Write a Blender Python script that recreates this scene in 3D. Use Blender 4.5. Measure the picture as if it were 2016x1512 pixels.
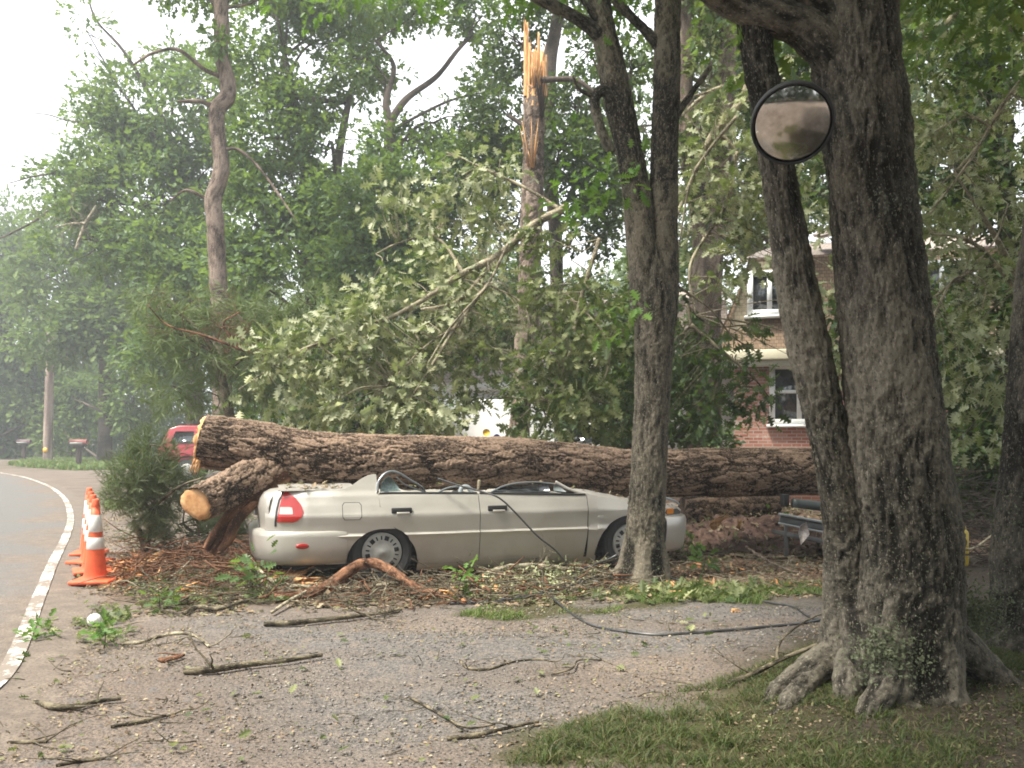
import bpy, math, random
import numpy as np
from mathutils import Vector, Matrix
random.seed(7); RNG = np.random.default_rng(11)
S = bpy.context.scene
for _o in list(bpy.data.objects): bpy.data.objects.remove(_o)
R = math.radians
# ---------------------------------------------------------------- camera
F, HZ, CH = 1700.0, 866.0, 1.36          # focal length in px of the 2016 px frame, horizon row, eye height
cam = bpy.data.cameras.new('camera'); co = bpy.data.objects.new('camera', cam); S.collection.objects.link(co)
cam.sensor_width = 36; cam.lens = 36*F/2016; cam.shift_y = (HZ-756)/2016
cam.clip_start = 0.05; cam.clip_end = 2000
co.location = (0, 0, CH); co.rotation_euler = (R(90), 0, 0); S.camera = co
S.render.resolution_x = 1024; S.render.resolution_y = 768
# ---------------------------------------------------------------- world, sun, exposure
EXPOSURE = 1.42
W = bpy.data.worlds.new('World'); S.world = W; W.use_nodes = True
nt = W.node_tree; bg = nt.nodes['Background']
sky = nt.nodes.new('ShaderNodeTexSky'); sky.sky_type = 'NISHITA'; sky.sun_disc = False
SUN_EL, SUN_AZ = 62, -62          # azimuth from +y towards +x
sky.sun_elevation = R(SUN_EL); sky.sun_rotation = R(SUN_AZ); sky.dust_density = 4; sky.air_density = 1.0
hs = nt.nodes.new('ShaderNodeHueSaturation'); hs.inputs['Saturation'].default_value = 0.22
hs.inputs['Value'].default_value = 1.0
nt.links.new(sky.outputs[0], hs.inputs['Color'])
mx = nt.nodes.new('ShaderNodeMix'); mx.data_type = 'RGBA'; mx.inputs[0].default_value = 0.55
nt.links.new(hs.outputs[0], mx.inputs[6]); mx.inputs[7].default_value = (10.5, 10.8, 11.2, 1)   # thin bright cloud cover
nt.links.new(mx.outputs[2], bg.inputs['Color']); bg.inputs['Strength'].default_value = 0.095
sl = bpy.data.lights.new('sun', 'SUN'); so = bpy.data.objects.new('sun', sl); S.collection.objects.link(so)
sl.energy = 3.4; sl.angle = R(14); sl.color = (1, 0.94, 0.80)
_d = Vector((math.sin(R(SUN_AZ))*math.cos(R(SUN_EL)), math.cos(R(SUN_AZ))*math.cos(R(SUN_EL))*-1, math.sin(R(SUN_EL))))
SUN_DIR = Vector((-0.86*math.cos(R(SUN_EL)), -0.51*math.cos(R(SUN_EL)), math.sin(R(SUN_EL))))
so.rotation_euler = SUN_DIR.to_track_quat('Z', 'Y').to_euler(); so.location = (-10, -10, 20)
sky.sun_rotation = math.atan2(SUN_DIR.x, SUN_DIR.y)
S.view_settings.view_transform = 'Standard'; S.view_settings.look = 'None'; S.view_settings.gamma = 1
S.view_settings.use_curve_mapping = False; S.view_settings.exposure = EXPOSURE
S.render.engine = 'CYCLES'
try:
    S.cycles.filter_width = 1.8; S.cycles.max_bounces = 5; S.cycles.transparent_max_bounces = 8
    S.cycles.volume_bounces = 0; S.cycles.sample_clamp_indirect = 6
except Exception: pass
# ---------------------------------------------------------------- coordinates
def P(px, py, Y):                    # point seen at pixel (px, py) of the 2016 px photograph, Y metres away
    return np.array([(px-1008)/F*Y, Y, CH-(py-HZ)/F*Y])
def GY(py): return F*CH/(py-HZ)
def G(px, py, z=0.0):                # point of the ground seen at that pixel
    Y = F*(CH-z)/(py-HZ); return np.array([(px-1008)/F*Y, Y, z])
def m(px, Y): return px/F*Y          # pixels to metres at distance Y
# ---------------------------------------------------------------- noise (numpy)
def _h(i, j, k, s=0):
    n = (i.astype(np.int64)*374761393 + j.astype(np.int64)*668265263 + k.astype(np.int64)*2147483647 + s*974634777) & 0xffffffff
    n = ((n ^ (n >> 13))*1274126177) & 0xffffffff
    return ((n ^ (n >> 16)) & 0xffffff)/float(0xffffff)
def vnoise(p, s=0):
    f = np.floor(p); t = p-f; t = t*t*(3-2*t); i, j, k = f[:, 0], f[:, 1], f[:, 2]; r = 0
    for a in (0, 1):
        for b in (0, 1):
            for c in (0, 1):
                w = (t[:, 0] if a else 1-t[:, 0])*(t[:, 1] if b else 1-t[:, 1])*(t[:, 2] if c else 1-t[:, 2])
                r = r + w*_h(i+a, j+b, k+c, s)
    return r
def fbm(p, o=4, s=0):
    r = 0; a = 0.5
    for q in range(o): r = r + a*vnoise(p*(2**q), s+q); a *= 0.5
    return r/(1-0.5**o)
def worley(p, s=0):
    f = np.floor(p); d1 = np.full(len(p), 9.); d2 = np.full(len(p), 9.); cid = np.zeros(len(p))
    for a in (-1, 0, 1):
        for b in (-1, 0, 1):
            for c in (-1, 0, 1):
                i, j, k = f[:, 0]+a, f[:, 1]+b, f[:, 2]+c
                q = np.stack([i+_h(i, j, k, s), j+_h(i, j, k, s+1), k+_h(i, j, k, s+2)], 1)
                d = np.linalg.norm(p-q, axis=1); n = d < d1
                d2 = np.where(n, d1, np.minimum(d2, d)); cid = np.where(n, _h(i, j, k, s+5), cid); d1 = np.where(n, d, d1)
    return d1, d2, cid
# ---------------------------------------------------------------- object helpers
def link(o, parent=None):
    S.collection.objects.link(o)
    if parent is not None: o.parent = parent
    return o
def tag(o, label=None, cat=None, group=None, kind=None):
    if label: o['label'] = label
    if cat: o['category'] = cat
    if group: o['group'] = group
    if kind: o['kind'] = kind
    return o
def root(name, loc, label, cat, group=None, rz=0):
    o = bpy.data.objects.new(name, None); o.empty_display_size = 0.2
    link(o); o.location = loc; o.rotation_euler = (0, 0, rz); return tag(o, label, cat, group)
def mesh_np(name, V, polys, mat, parent=None, smooth=True, off=None, attr=None, mats=None, midx=None):
    """V (n,3); polys = list of (k, idx array (m,k)); off is subtracted so the origin sits at the thing's base"""
    V = np.asarray(V, float)
    if off is not None: V = V-np.asarray(off)
    me = bpy.data.meshes.new(name); me.vertices.add(len(V)); me.vertices.foreach_set('co', V.astype(np.float32).ravel())
    loops = np.concatenate([np.asarray(f).ravel() for f in polys]); tot = np.concatenate([np.full(len(f), np.asarray(f).shape[1]) for f in polys])
    st = np.concatenate([[0], np.cumsum(tot)[:-1]])
    me.loops.add(len(loops)); me.loops.foreach_set('vertex_index', loops.astype(np.int32))
    me.polygons.add(len(tot)); me.polygons.foreach_set('loop_start', st.astype(np.int32))
    try: me.polygons.foreach_set('loop_total', tot.astype(np.int32))
    except Exception: pass
    if smooth: me.polygons.foreach_set('use_smooth', np.ones(len(tot), bool))
    for mm in ([mat] if mats is None else mats): me.materials.append(mm)
    if midx is not None: me.polygons.foreach_set('material_index', np.asarray(midx, np.int32))
    if attr:
        if 'bc' in attr: _b = np.asarray(attr['bc']); attr = dict(attr); attr['bc'] = _b[:, :3]; attr['hgt'] = _b[:, 3] if _b.shape[1] > 3 else np.full(len(_b), .5)
        for k, a in attr.items():
            a = np.asarray(a, np.float32)
            if a.ndim == 2: at = me.attributes.new(k, 'FLOAT_VECTOR', 'POINT'); at.data.foreach_set('vector', a.ravel())
            else: at = me.attributes.new(k, 'FLOAT', 'POINT'); at.data.foreach_set('value', a)
    me.update(calc_edges=True); me.validate()
    return link(bpy.data.objects.new(name, me), parent)
class MB:                              # collects pieces of ONE mesh
    def __init__(s): s.V = []; s.F = {}; s.n = 0; s.A = []; s.M = []
    def add(s, V, polys, a=None, mi=0):
        V = np.asarray(V, float); s.V.append(V); s.A.append(np.c_[np.zeros((len(V), 3)), np.full(len(V), .5)] if a is None else a)
        for f in polys:
            f = np.asarray(f)
            if len(f): s.F.setdefault((f.shape[1], mi), []).append(f+s.n)
        s.n += len(V); return s
    def box(s, c, h, rot=None, mi=0, bev=0.0):
        c = np.asarray(c, float); h = np.asarray(h, float); b = min(bev, *(h*0.9))
        if b <= 0:
            V = np.array([[x, y, z] for x in (-1, 1) for y in (-1, 1) for z in (-1, 1)])*h
            Fc = [[0, 1, 3, 2], [4, 6, 7, 5], [0, 4, 5, 1], [2, 3, 7, 6], [0, 2, 6, 4], [1, 5, 7, 3]]
        else:
            bm = bm_box(h, b); V = np.array([v.co[:] for v in bm.verts]); bm.verts.ensure_lookup_table()
            out = {}
            for f in bm.faces: out.setdefault(len(f.verts), []).append([v.index for v in f.verts])
            bm.free()
            if rot is not None: V = V@np.array(rot).T
            return s.add(V+c, [np.array(q) for q in out.values()], mi=mi)
        if rot is not None: V = V@np.array(rot).T
        return s.add(V+c, [np.array(Fc)], mi=mi)
    def build(s, name, mat, parent=None, off=None, smooth=False, mats=None, attr=False):
        ks = sorted(s.F); polys = [np.concatenate(s.F[k]) for k in ks]
        mi = np.concatenate([np.full(len(p), k[1]) for p, k in zip(polys, ks)]) if mats else None
        return mesh_np(name, np.concatenate(s.V), polys, mat, parent, smooth, off, {'bc': np.concatenate(s.A)} if attr else None, mats, mi)
import bmesh
def bm_box(h, b):
    bm = bmesh.new(); bmesh.ops.create_cube(bm, size=2)
    for v in bm.verts: v.co = Vector((v.co.x*h[0], v.co.y*h[1], v.co.z*h[2]))
    bmesh.ops.bevel(bm, geom=bm.edges[:], offset=b, segments=2, affect='EDGES', profile=0.5)
    bm.verts.index_update(); return bm
def grid(V2, closed_u=False):          # V2 (a,b,3) -> verts and quads
    a, b = V2.shape[:2]; idx = np.arange(a*b).reshape(a, b)
    if closed_u: idx = np.concatenate([idx, idx[:, :1]], 1)
    q = np.stack([idx[:-1, :-1], idx[:-1, 1:], idx[1:, 1:], idx[1:, :-1]], -1).reshape(-1, 4)
    return V2.reshape(-1, 3), q
def spline(pts, n):                    # Catmull-Rom through rows of pts
    p = np.asarray(pts, float)
    if len(p) == 2: return p[0]+(p[1]-p[0])*np.linspace(0, 1, n)[:, None]
    q = np.vstack([2*p[0]-p[1], p, 2*p[-1]-p[-2]]); L = np.concatenate([[0], np.cumsum(np.linalg.norm(np.diff(p[:, :3], axis=0), axis=1))])
    t = np.interp(np.linspace(0, L[-1], n), L, np.arange(len(p))); i = np.clip(t.astype(int), 0, len(p)-2); u = (t-i)[:, None]
    a, b, c, d = q[i], q[i+1], q[i+2], q[i+3]
    return 0.5*(2*b+(c-a)*u+(2*a-5*b+4*c-d)*u*u+(3*b-a-3*c+d)*u**3)
def tube(path, nseg=12, nlen=None, disp=None, caps=True, ell=None):
    """path rows (x,y,z,r). returns V, polys, bark coordinates. disp(bc, theta, len01)->radial offset"""
    p = np.asarray(path, float); L = np.linalg.norm(np.diff(p[:, :3], axis=0), axis=1).sum()
    n = nlen or max(len(p)*3, 6); q = spline(p, n); c, r = q[:, :3], np.maximum(q[:, 3], 1e-4)
    T = np.gradient(c, axis=0); T /= np.linalg.norm(T, axis=1)[:, None]+1e-12
    u = np.cross(T[0], [0.31, 0.9, 0.1]); u /= np.linalg.norm(u); U = [u]
    for k in range(1, n):
        u = u-T[k]*np.dot(u, T[k]); u = u/np.linalg.norm(u); U.append(u)
    U = np.array(U); B = np.cross(T, U); th = np.linspace(0, 2*math.pi, nseg, endpoint=False)
    ln = np.concatenate([[0], np.cumsum(np.linalg.norm(np.diff(c, axis=0), axis=1))])
    rm = float(np.mean(r))
    bc = np.stack([np.broadcast_to(np.cos(th)*rm, (n, nseg)), np.broadcast_to(np.sin(th)*rm, (n, nseg)), np.broadcast_to(ln[:, None], (n, nseg))], -1)
    rr = np.broadcast_to(r[:, None], (n, nseg)).copy()
    hg = np.full(n*nseg, .5)
    if disp is not None:
        dv = disp(bc.reshape(-1, 3), np.tile(th, n), np.repeat(ln/max(ln[-1], 1e-6), nseg)); lo_, hi_ = np.percentile(dv, [4, 96]); hg = np.clip((dv-lo_)/(hi_-lo_+1e-9), 0, 1)
        rr = rr+dv.reshape(n, nseg)
    V = c[:, None]+rr[..., None]*(np.cos(th)[None, :, None]*U[:, None]+np.sin(th)[None, :, None]*B[:, None])
    Vf, q4 = grid(V, True); polys = [q4]; bcf = np.c_[bc.reshape(-1, 3), hg]
    if caps:
        Vf = np.vstack([Vf, c[0], c[-1]]); bcf = np.vstack([bcf, [0, 0, 0, .5], [0, 0, ln[-1], .5]]); i = np.arange(nseg); j = (i+1) % nseg; b0 = n*nseg
        polys.append(np.stack([np.full(nseg, b0), j, i], 1)); l = (n-1)*nseg
        polys.append(np.stack([np.full(nseg, b0+1), l+i, l+j], 1))
    return Vf, polys, bcf
def tubes_obj(name, paths, mat, parent=None, off=None, nseg=6, nlen=None):
    b = MB()
    for p in paths:
        V, q, a = tube(p, nseg, nlen); b.add(V, q, a)
    return b.build(name, mat, parent, off, True, attr=True)
def lathe(prof, nseg=32, axis='z'):    # prof rows (radius, height)
    prof = np.asarray(prof, float); th = np.linspace(0, 2*math.pi, nseg, endpoint=False)
    V = np.stack([prof[:, 0:1]*np.cos(th), prof[:, 0:1]*np.sin(th), np.broadcast_to(prof[:, 1:2], (len(prof), nseg))], -1)
    if axis == 'y': V = V[..., [0, 2, 1]]
    if axis == 'x': V = V[..., [2, 1, 0]]
    V, q = grid(V, True); return V, [q]
# ---------------------------------------------------------------- materials
def lin(h):
    c = [int(h[i:i+2], 16)/255 for i in (0, 2, 4)]; return [x/12.92 if x <= .04045 else ((x+.055)/1.055)**2.4 for x in c]+[1]
class N:
    def __init__(s, name):
        s.m = bpy.data.materials.new(name); s.m.use_nodes = True; s.t = s.m.node_tree; s.b = s.t.nodes['Principled BSDF']; s.out = s.t.nodes['Material Output']
    def n(s, typ, **kw):
        x = s.t.nodes.new('ShaderNode'+typ)
        for k, v in kw.items(): setattr(x, k, v)
        return x
    def l(s, a, b): s.t.links.new(a, b)
    def coord(s, attr=None, scale=(1, 1, 1)):
        if attr: c = s.n('Attribute', attribute_name=attr).outputs['Vector']
        else: c = s.n('TexCoord').outputs['Object']
        mp = s.n('Mapping'); mp.inputs['Scale'].default_value = scale; s.l(c, mp.inputs[0]); return mp.outputs[0]
    def noise(s, co, sc, det=4, rough=.55, dist=0):
        x = s.n('TexNoise'); x.inputs['Scale'].default_value = sc; x.inputs['Detail'].default_value = det; x.inputs['Roughness'].default_value = rough
        x.inputs['Distortion'].default_value = dist; s.l(co, x.inputs['Vector']); return x.outputs['Fac']
    def voro(s, co, sc, feat='F1', out='Distance'):
        x = s.n('TexVoronoi', feature=feat); x.inputs['Scale'].default_value = sc; s.l(co, x.inputs['Vector']); return x.outputs[out]
    def ramp(s, fac, stops):
        x = s.n('ValToRGB'); e = x.color_ramp.elements
        while len(e) < len(stops): e.new(0.5)
        for el, (p, c) in zip(e, stops): el.position = p; el.color = c if len(c) == 4 else list(c)+[1]
        s.l(fac, x.inputs[0]); return x.outputs[0]
    def mix(s, f, a, b, bt='MIX'):
        x = s.n('Mix', data_type='RGBA', blend_type=bt)
        for i, v in ((0, f), (6, a), (7, b)):
            if isinstance(v, (int, float)): x.inputs[i].default_value = v
            elif isinstance(v, (list, tuple)): x.inputs[i].default_value = list(v) if len(v) == 4 else list(v)+[1]
            else: s.l(v, x.inputs[i])
        return x.outputs[2]
    def math(s, op, a, b=0):
        x = s.n('Math', operation=op)
        for i, v in ((0, a), (1, b)):
            if isinstance(v, (int, float)): x.inputs[i].default_value = v
            else: s.l(v, x.inputs[i])
        return x.outputs[0]
    def bump(s, h, st=.5, dist=.02):
        x = s.n('Bump'); x.inputs['Strength'].default_value = st; x.inputs['Distance'].default_value = dist; s.l(h, x.inputs['Height']); s.l(x.outputs[0], s.b.inputs['Normal'])
    def set(s, col=None, rough=.8, metal=0, spec=None):
        if col is not None:
            if isinstance(col, (list, tuple)): s.b.inputs['Base Color'].default_value = list(col)[:3]+[1]
            else: s.l(col, s.b.inputs['Base Color'])
        if isinstance(rough, (int, float)): s.b.inputs['Roughness'].default_value = rough
        else: s.l(rough, s.b.inputs['Roughness'])
        s.b.inputs['Metallic'].default_value = metal
        if spec is not None: s.b.inputs['Specular IOR Level'].default_value = spec
        return s.m
def bark_mat(name, dark, light, lichen=None, lich=.6, kx=22, kz=5, bump=.9, d=.012, lscale=9, hw=.55):
    k = N(name); c = k.coord('bc', (kx, kx, kz)); c1 = k.coord('bc'); hgt = k.n('Attribute', attribute_name='hgt').outputs['Fac']
    n1 = k.noise(c, 1.6, 6, .7, .8); n2 = k.noise(c1, 75, 4, .65); n3 = k.noise(c1, 5, 3, .6)
    h = k.math('ADD', k.math('MULTIPLY', hgt, hw), k.math('ADD', k.math('MULTIPLY', n1, 1-hw), k.math('MULTIPLY', k.math('SUBTRACT', n2, .5), .55)))
    h = k.math('ADD', h, k.math('MULTIPLY', k.math('SUBTRACT', n3, .5), .35))
    col = k.ramp(h, [(.28, dark), (.48, [a*.6+b*.4 for a, b in zip(dark, light)]), (.72, light)])
    cf = k.coord('bc', (1, 1, .35)); fl = k.noise(cf, 120, 3, .6); col = k.mix(k.ramp(fl, [(.60, (0, 0, 0)), (.66, (.7, .7, .7))]), col, [min(1, x*1.9) for x in light]); col = k.mix(k.ramp(fl, [(.34, (.8, .8, .8)), (.40, (0, 0, 0))]), col, dark)
    if lichen:
        lm = k.noise(c1, lscale, 6, .75); g = k.noise(c1, 2.2, 2)
        lm = k.math('ADD', k.math('MULTIPLY', lm, .7), k.math('MULTIPLY', g, .3))
        lf = k.ramp(lm, [(lich, (0, 0, 0)), (lich+.03, (1, 1, 1))]); col = k.mix(k.math('MULTIPLY', lf, .8), col, lichen)
    k.bump(k.math('ADD', n1, k.math('MULTIPLY', n2, .8)), bump, d); return k.set(col, .95, spec=.12)
def leaf_mat(name, cols, trans=.35, rough=.5, back=None):
    k = N(name); g = k.n('NewGeometry'); r = g.outputs['Random Per Island']; n = len(cols)
    col = k.ramp(r, [(i/(n-1), c) for i, c in enumerate(cols)])
    if back: col = k.mix(g.outputs['Backfacing'], col, back)
    k.set(col, rough, spec=.35); tr = k.n('BsdfTranslucent'); k.l(k.mix(.45, col, (.24, .36, .05)), tr.inputs[0])
    ms = k.n('MixShader'); ms.inputs[0].default_value = trans; k.l(k.b.outputs[0], ms.inputs[1]); k.l(tr.outputs[0], ms.inputs[2]); k.l(ms.outputs[0], k.out.inputs[0]); return k.m
def plain(name, col, rough=.6, metal=0, var=.15, sc=12, bump=0, spec=None):
    k = N(name); c = k.coord(); n = k.noise(c, sc, 5, .6)
    cc = k.mix(k.ramp(n, [(.35, (0, 0, 0)), (.7, (1, 1, 1))]), [x*(1-var) for x in col[:3]], [min(1, x*(1+var)) for x in col[:3]])
    if bump: k.bump(n, bump, .01)
    return k.set(cc, rough, metal, spec)
M = {}
M['oak_bark'] = bark_mat('oak_bark', (.020, .018, .015), (.15, .134, .108), (.20, .215, .165), .585, 42, 6, lscale=50, hw=.6)
M['mid_bark'] = bark_mat('ridged_bark', (.024, .021, .017), (.18, .157, .122), (.22, .235, .16), .59, 44, 6, lscale=38, hw=.6)
M['pine_bark'] = bark_mat('pine_bark', (.026, .018, .013), (.27, .19, .14), (.24, .26, .18), .66, 16, 8, lscale=14, hw=.7)
M['red_bark'] = bark_mat('reddish_bark', (.05, .025, .016), (.27, .14, .085), None, .6, 16, 6)
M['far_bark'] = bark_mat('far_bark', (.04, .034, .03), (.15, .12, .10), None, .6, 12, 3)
M['pale_bark'] = bark_mat('pale_bark', (.09, .075, .055), (.42, .37, .27), (.30, .34, .22), .55, 20, 6, .5)
M['brown_bark'] = bark_mat('brown_trunk_bark', (.06, .045, .038), (.27, .21, .17), (.22, .24, .19), .62, 12, 5)
M['twig'] = bark_mat('twig_bark', (.035, .03, .022), (.20, .17, .12), (.22, .26, .13), .58, 30, 10, .5)
def wood():
    k = N('fresh_wood'); c = k.coord(None, (34, 34, 4)); n = k.noise(c, 1.2, 5, .7); c2 = k.coord()
    col = k.ramp(n, [(.28, (.30, .13, .05)), (.45, (.52, .26, .10)), (.6, (.70, .42, .19)), (.75, (.80, .60, .36))]); k.bump(n, .6, .01); return k.set(col, .75)
M['wood'] = wood()
def cutface():
    k = N('sawn_wood'); c = k.coord(None, (1, 1, 1)); n = k.noise(c, 14, 5, .6)
    col = k.ramp(n, [(.3, (.34, .15, .06)), (.5, (.50, .26, .11)), (.7, (.60, .37, .19))]); k.bump(n, .5, .01); return k.set(col, .8)
M['cut'] = cutface()
M['leaf_pale'] = leaf_mat('pale_oak_leaf', [(.05, .085, .025), (.16, .19, .07), (.42, .44, .22), (.09, .12, .04), (.33, .35, .18), (.60, .58, .36)], .3, .5, (.34, .36, .22))
M['leaf_mid'] = leaf_mat('green_leaf', [(.035, .075, .018), (.08, .14, .032), (.145, .21, .045), (.055, .10, .024), (.22, .28, .065)], .45, .45, (.10, .17, .06))
M['leaf_dark'] = leaf_mat('dark_leaf', [(.015, .035, .012), (.03, .06, .018), (.05, .085, .025), (.08, .12, .04)], .3, .45)  # dark green; its low tones also paint the deep shade behind pale leaves
M['leaf_bright'] = leaf_mat('bright_leaf', [(.06, .16, .02), (.11, .25, .03), (.17, .30, .05), (.05, .13, .02)], .45, .45)
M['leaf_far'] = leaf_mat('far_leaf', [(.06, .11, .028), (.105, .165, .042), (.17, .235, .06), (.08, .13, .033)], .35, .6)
M['leaf_olive'] = leaf_mat('olive_leaf', [(.04, .07, .022), (.10, .13, .045), (.24, .26, .11), (.06, .09, .03), (.38, .39, .20)], .3, .5)
M['needle'] = leaf_mat('pine_needle', [(.06, .09, .045), (.11, .14, .07), (.17, .20, .10), (.08, .11, .055)], .2, .5)
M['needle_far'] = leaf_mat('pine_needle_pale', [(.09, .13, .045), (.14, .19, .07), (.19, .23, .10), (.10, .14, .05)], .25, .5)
M['fern'] = leaf_mat('young_leaf', [(.06, .14, .025), (.11, .22, .045), (.16, .27, .07)], .4, .5)
# ---------------------------------------------------------------- leaves
OAK = [(.14, .04), (.20, .24), (.32, .07), (.42, .42), (.54, .09), (.68, .38), (.76, .09), (.90, .20)]
MIDL = [(.22, .24), (.42, .1), (.62, .32)]
FARL = [(.5, .3)]
def unit(v): return v/(np.linalg.norm(v, axis=-1, keepdims=True)+1e-9)
def leaf_arrays(C, D, Nn, L, half, fold=.25):
    n = len(C); D = unit(D); Sd = unit(np.cross(Nn, D)); Nn = np.cross(D, Sd); h = np.array(half); k = len(h); L = np.broadcast_to(L, (n,))[:, None]
    pts = [(0, 0)]+[(x, y) for x, y in h]+[(1, 0)]+[(x, -y) for x, y in h]
    V = np.stack([C+L*(D*x+Sd*y+Nn*(abs(y)*fold-.12*x*x)) for x, y in pts], 1)
    b = np.arange(n)[:, None]*len(pts)
    f1 = b+np.array([0]+list(range(1, k+1))+[k+1]); f2 = b+np.array([0]+[k+1]+list(range(2*k+1, k+1, -1)))
    return V.reshape(-1, 3), [f1, f2]
def spray_leaves(SC, SD, per, size, half, spread=.9, droop=0.0, updown=1.0, rng=RNG, reach=1.0):
    """sprays at SC pointing SD; per leaves each"""
    n = len(SC); C = np.repeat(SC, per, 0); D = np.repeat(unit(SD), per, 0); N_ = n*per
    D2 = unit(D+spread*rng.normal(size=(N_, 3))+np.array([0, 0, -droop]))
    C = C+D2*size*reach*rng.random((N_, 1))*1.6+rng.normal(size=(N_, 3))*size*.35
    up = np.array([0, 0, updown])+rng.normal(size=(N_, 3))*.55
    L = size*(.6+.7*rng.random(N_)); return leaf_arrays(C, D2, up, L, half)
def in_ellipsoids(clumps, n_area, rng=RNG, thin=.42, seed=3, nscale=.9, shell=.35):
    """clumps rows (x,y,z,rx,ry,rz,w) -> sample points and outward directions"""
    out, dr = [], []
    for (x, y, z, rx, ry, rz, w) in clumps:
        n = int(n_area*w*math.pi*rx*rz)+1
        d = unit(rng.normal(size=(n, 3))); r = (shell+(1-shell)*rng.random((n, 1)))**.7*(.85+.3*rng.random((n, 1)))
        q = d*r*[rx, ry, rz]+[x, y, z]; keep = fbm(q*nscale+17, 3, seed) > thin
        out.append(q[keep]); dr.append(d[keep])
    return np.vstack(out), np.vstack(dr)
def grow(p, d, L, r, depth, rng, out, tips, wig=.35, up=.0, kids=3):
    n = 5; pts = [np.r_[p, r]]; q = np.array(p, float); d = unit(np.array(d, float))
    for i in range(n):
        d = unit(d+rng.normal(size=3)*wig*.5+np.array([0, 0, up])); q = q+d*L/n; pts.append(np.r_[q, r*(1-.75*(i+1)/n)])
        if depth > 0 and i >= 1:
            for _ in range(kids if i == n-1 else 1):
                grow(q, d+rng.normal(size=3)*.75, L*(.45+.25*rng.random()), r*(.62-.1*i/n)*.8, depth-1, rng, out, tips, wig, up, kids)
        if depth == 0: tips.append((q.copy(), d.copy()))
    out.append(np.array(pts)); return out, tips
# ================================================================ ground, road, line
def seg_dist(X, Y, poly, closed=True):
    p = np.asarray(poly, float); q = np.roll(p, -1, 0) if closed else p[1:]; p = p if closed else p[:-1]; d = np.full(X.shape, 1e9)
    for a, b in zip(p, q):
        e = b-a; t = np.clip(((X-a[0])*e[0]+(Y-a[1])*e[1])/(e@e+1e-9), 0, 1); d = np.minimum(d, np.hypot(X-a[0]-t*e[0], Y-a[1]-t*e[1]))
    return d
def inside(X, Y, poly):
    c = np.zeros(X.shape, bool); n = len(poly)
    for i in range(n):
        x1, y1 = poly[i]; x2, y2 = poly[(i+1) % n]; w = ((y1 > Y) != (y2 > Y)) & (X < (x2-x1)*(Y-y1)/(y2-y1+1e-12)+x1); c ^= w
    return c
def region(X, Y, px_poly, soft, nz, amp=.35):
    poly = [tuple(G(a, b)[:2]) if b > 880 else (a, b) for a, b in px_poly]
    d = seg_dist(X, Y, poly); sd = np.where(inside(X, Y, poly), d, -d)+(nz-.5)*amp*2; return np.clip(.5+sd/soft, 0, 1)
VERGE = [(930, 1530), (1050, 1440), (1200, 1390), (1450, 1330), (1640, 1275), (1750, 1200), (2300, 1180), (4000, 1300), (3000, 2600), (400, 2600)]
STRIP = [(890, 1215), (1050, 1175), (1200, 1165), (1330, 1150), (1640, 1148), (1700, 1180), (1640, 1200), (1350, 1190), (1200, 1210), (1000, 1225)]
BANK = [(15, 916), (60, 905), (170, 905), (235, 902), (235, 924), (150, 927), (60, 921)]
BANK2 = [(205, 985), (255, 985), (255, 1005), (205, 1005)]
BANK3 = [(205, 950), (330, 925), (345, 960), (210, 962)]
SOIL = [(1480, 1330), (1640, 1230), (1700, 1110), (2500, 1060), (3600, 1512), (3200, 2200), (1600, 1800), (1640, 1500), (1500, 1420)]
DUFF = [(1330, 1070), (1660, 1060), (1660, 1150), (1330, 1150), (860, 1190), (600, 1190), (230, 1180), (200, 1120), (500, 1080)]
GRAV = [(420, 1215), (900, 1190), (1650, 1190), (1640, 1260), (1200, 1330), (960, 1440), (900, 1530), (560, 1530), (700, 1350), (380, 1290)]
def vgrid(lo, hi, dlo, dhi, st, k=1.12):
    a = list(np.arange(dlo, dhi, st)); s = st; x = a[-1]
    while x < hi: s *= k; x += s; a.append(x)
    s = st; x = a[0]
    while x > lo: s *= k; x -= s; a.insert(0, x)
    return np.array(a)
def ground_height(X, Y):
    p = np.stack([X.ravel(), Y.ravel(), np.zeros(X.size)], 1)
    z = (fbm(p*.7, 3, 5).reshape(X.shape)-.5)*.05+(fbm(p*5, 3, 9).reshape(X.shape)-.5)*.012
    z = z*np.clip((30-Y)/20, 0.1, 1)
    bump = .10*np.exp(-(((X-2.35)/1.1)**2+((Y-4.9)/1.1)**2)); return z+bump
LINE_PX = [(-160, 1512), (-80, 1420), (18, 1320), (75, 1185), (105, 1110), (130, 1058), (139, 1020), (128, 985), (102, 962), (70, 948), (35, 938), (-40, 925)]
LINE = spline(np.array([G(a, b)[:2] for a, b in LINE_PX]), 160)
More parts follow.
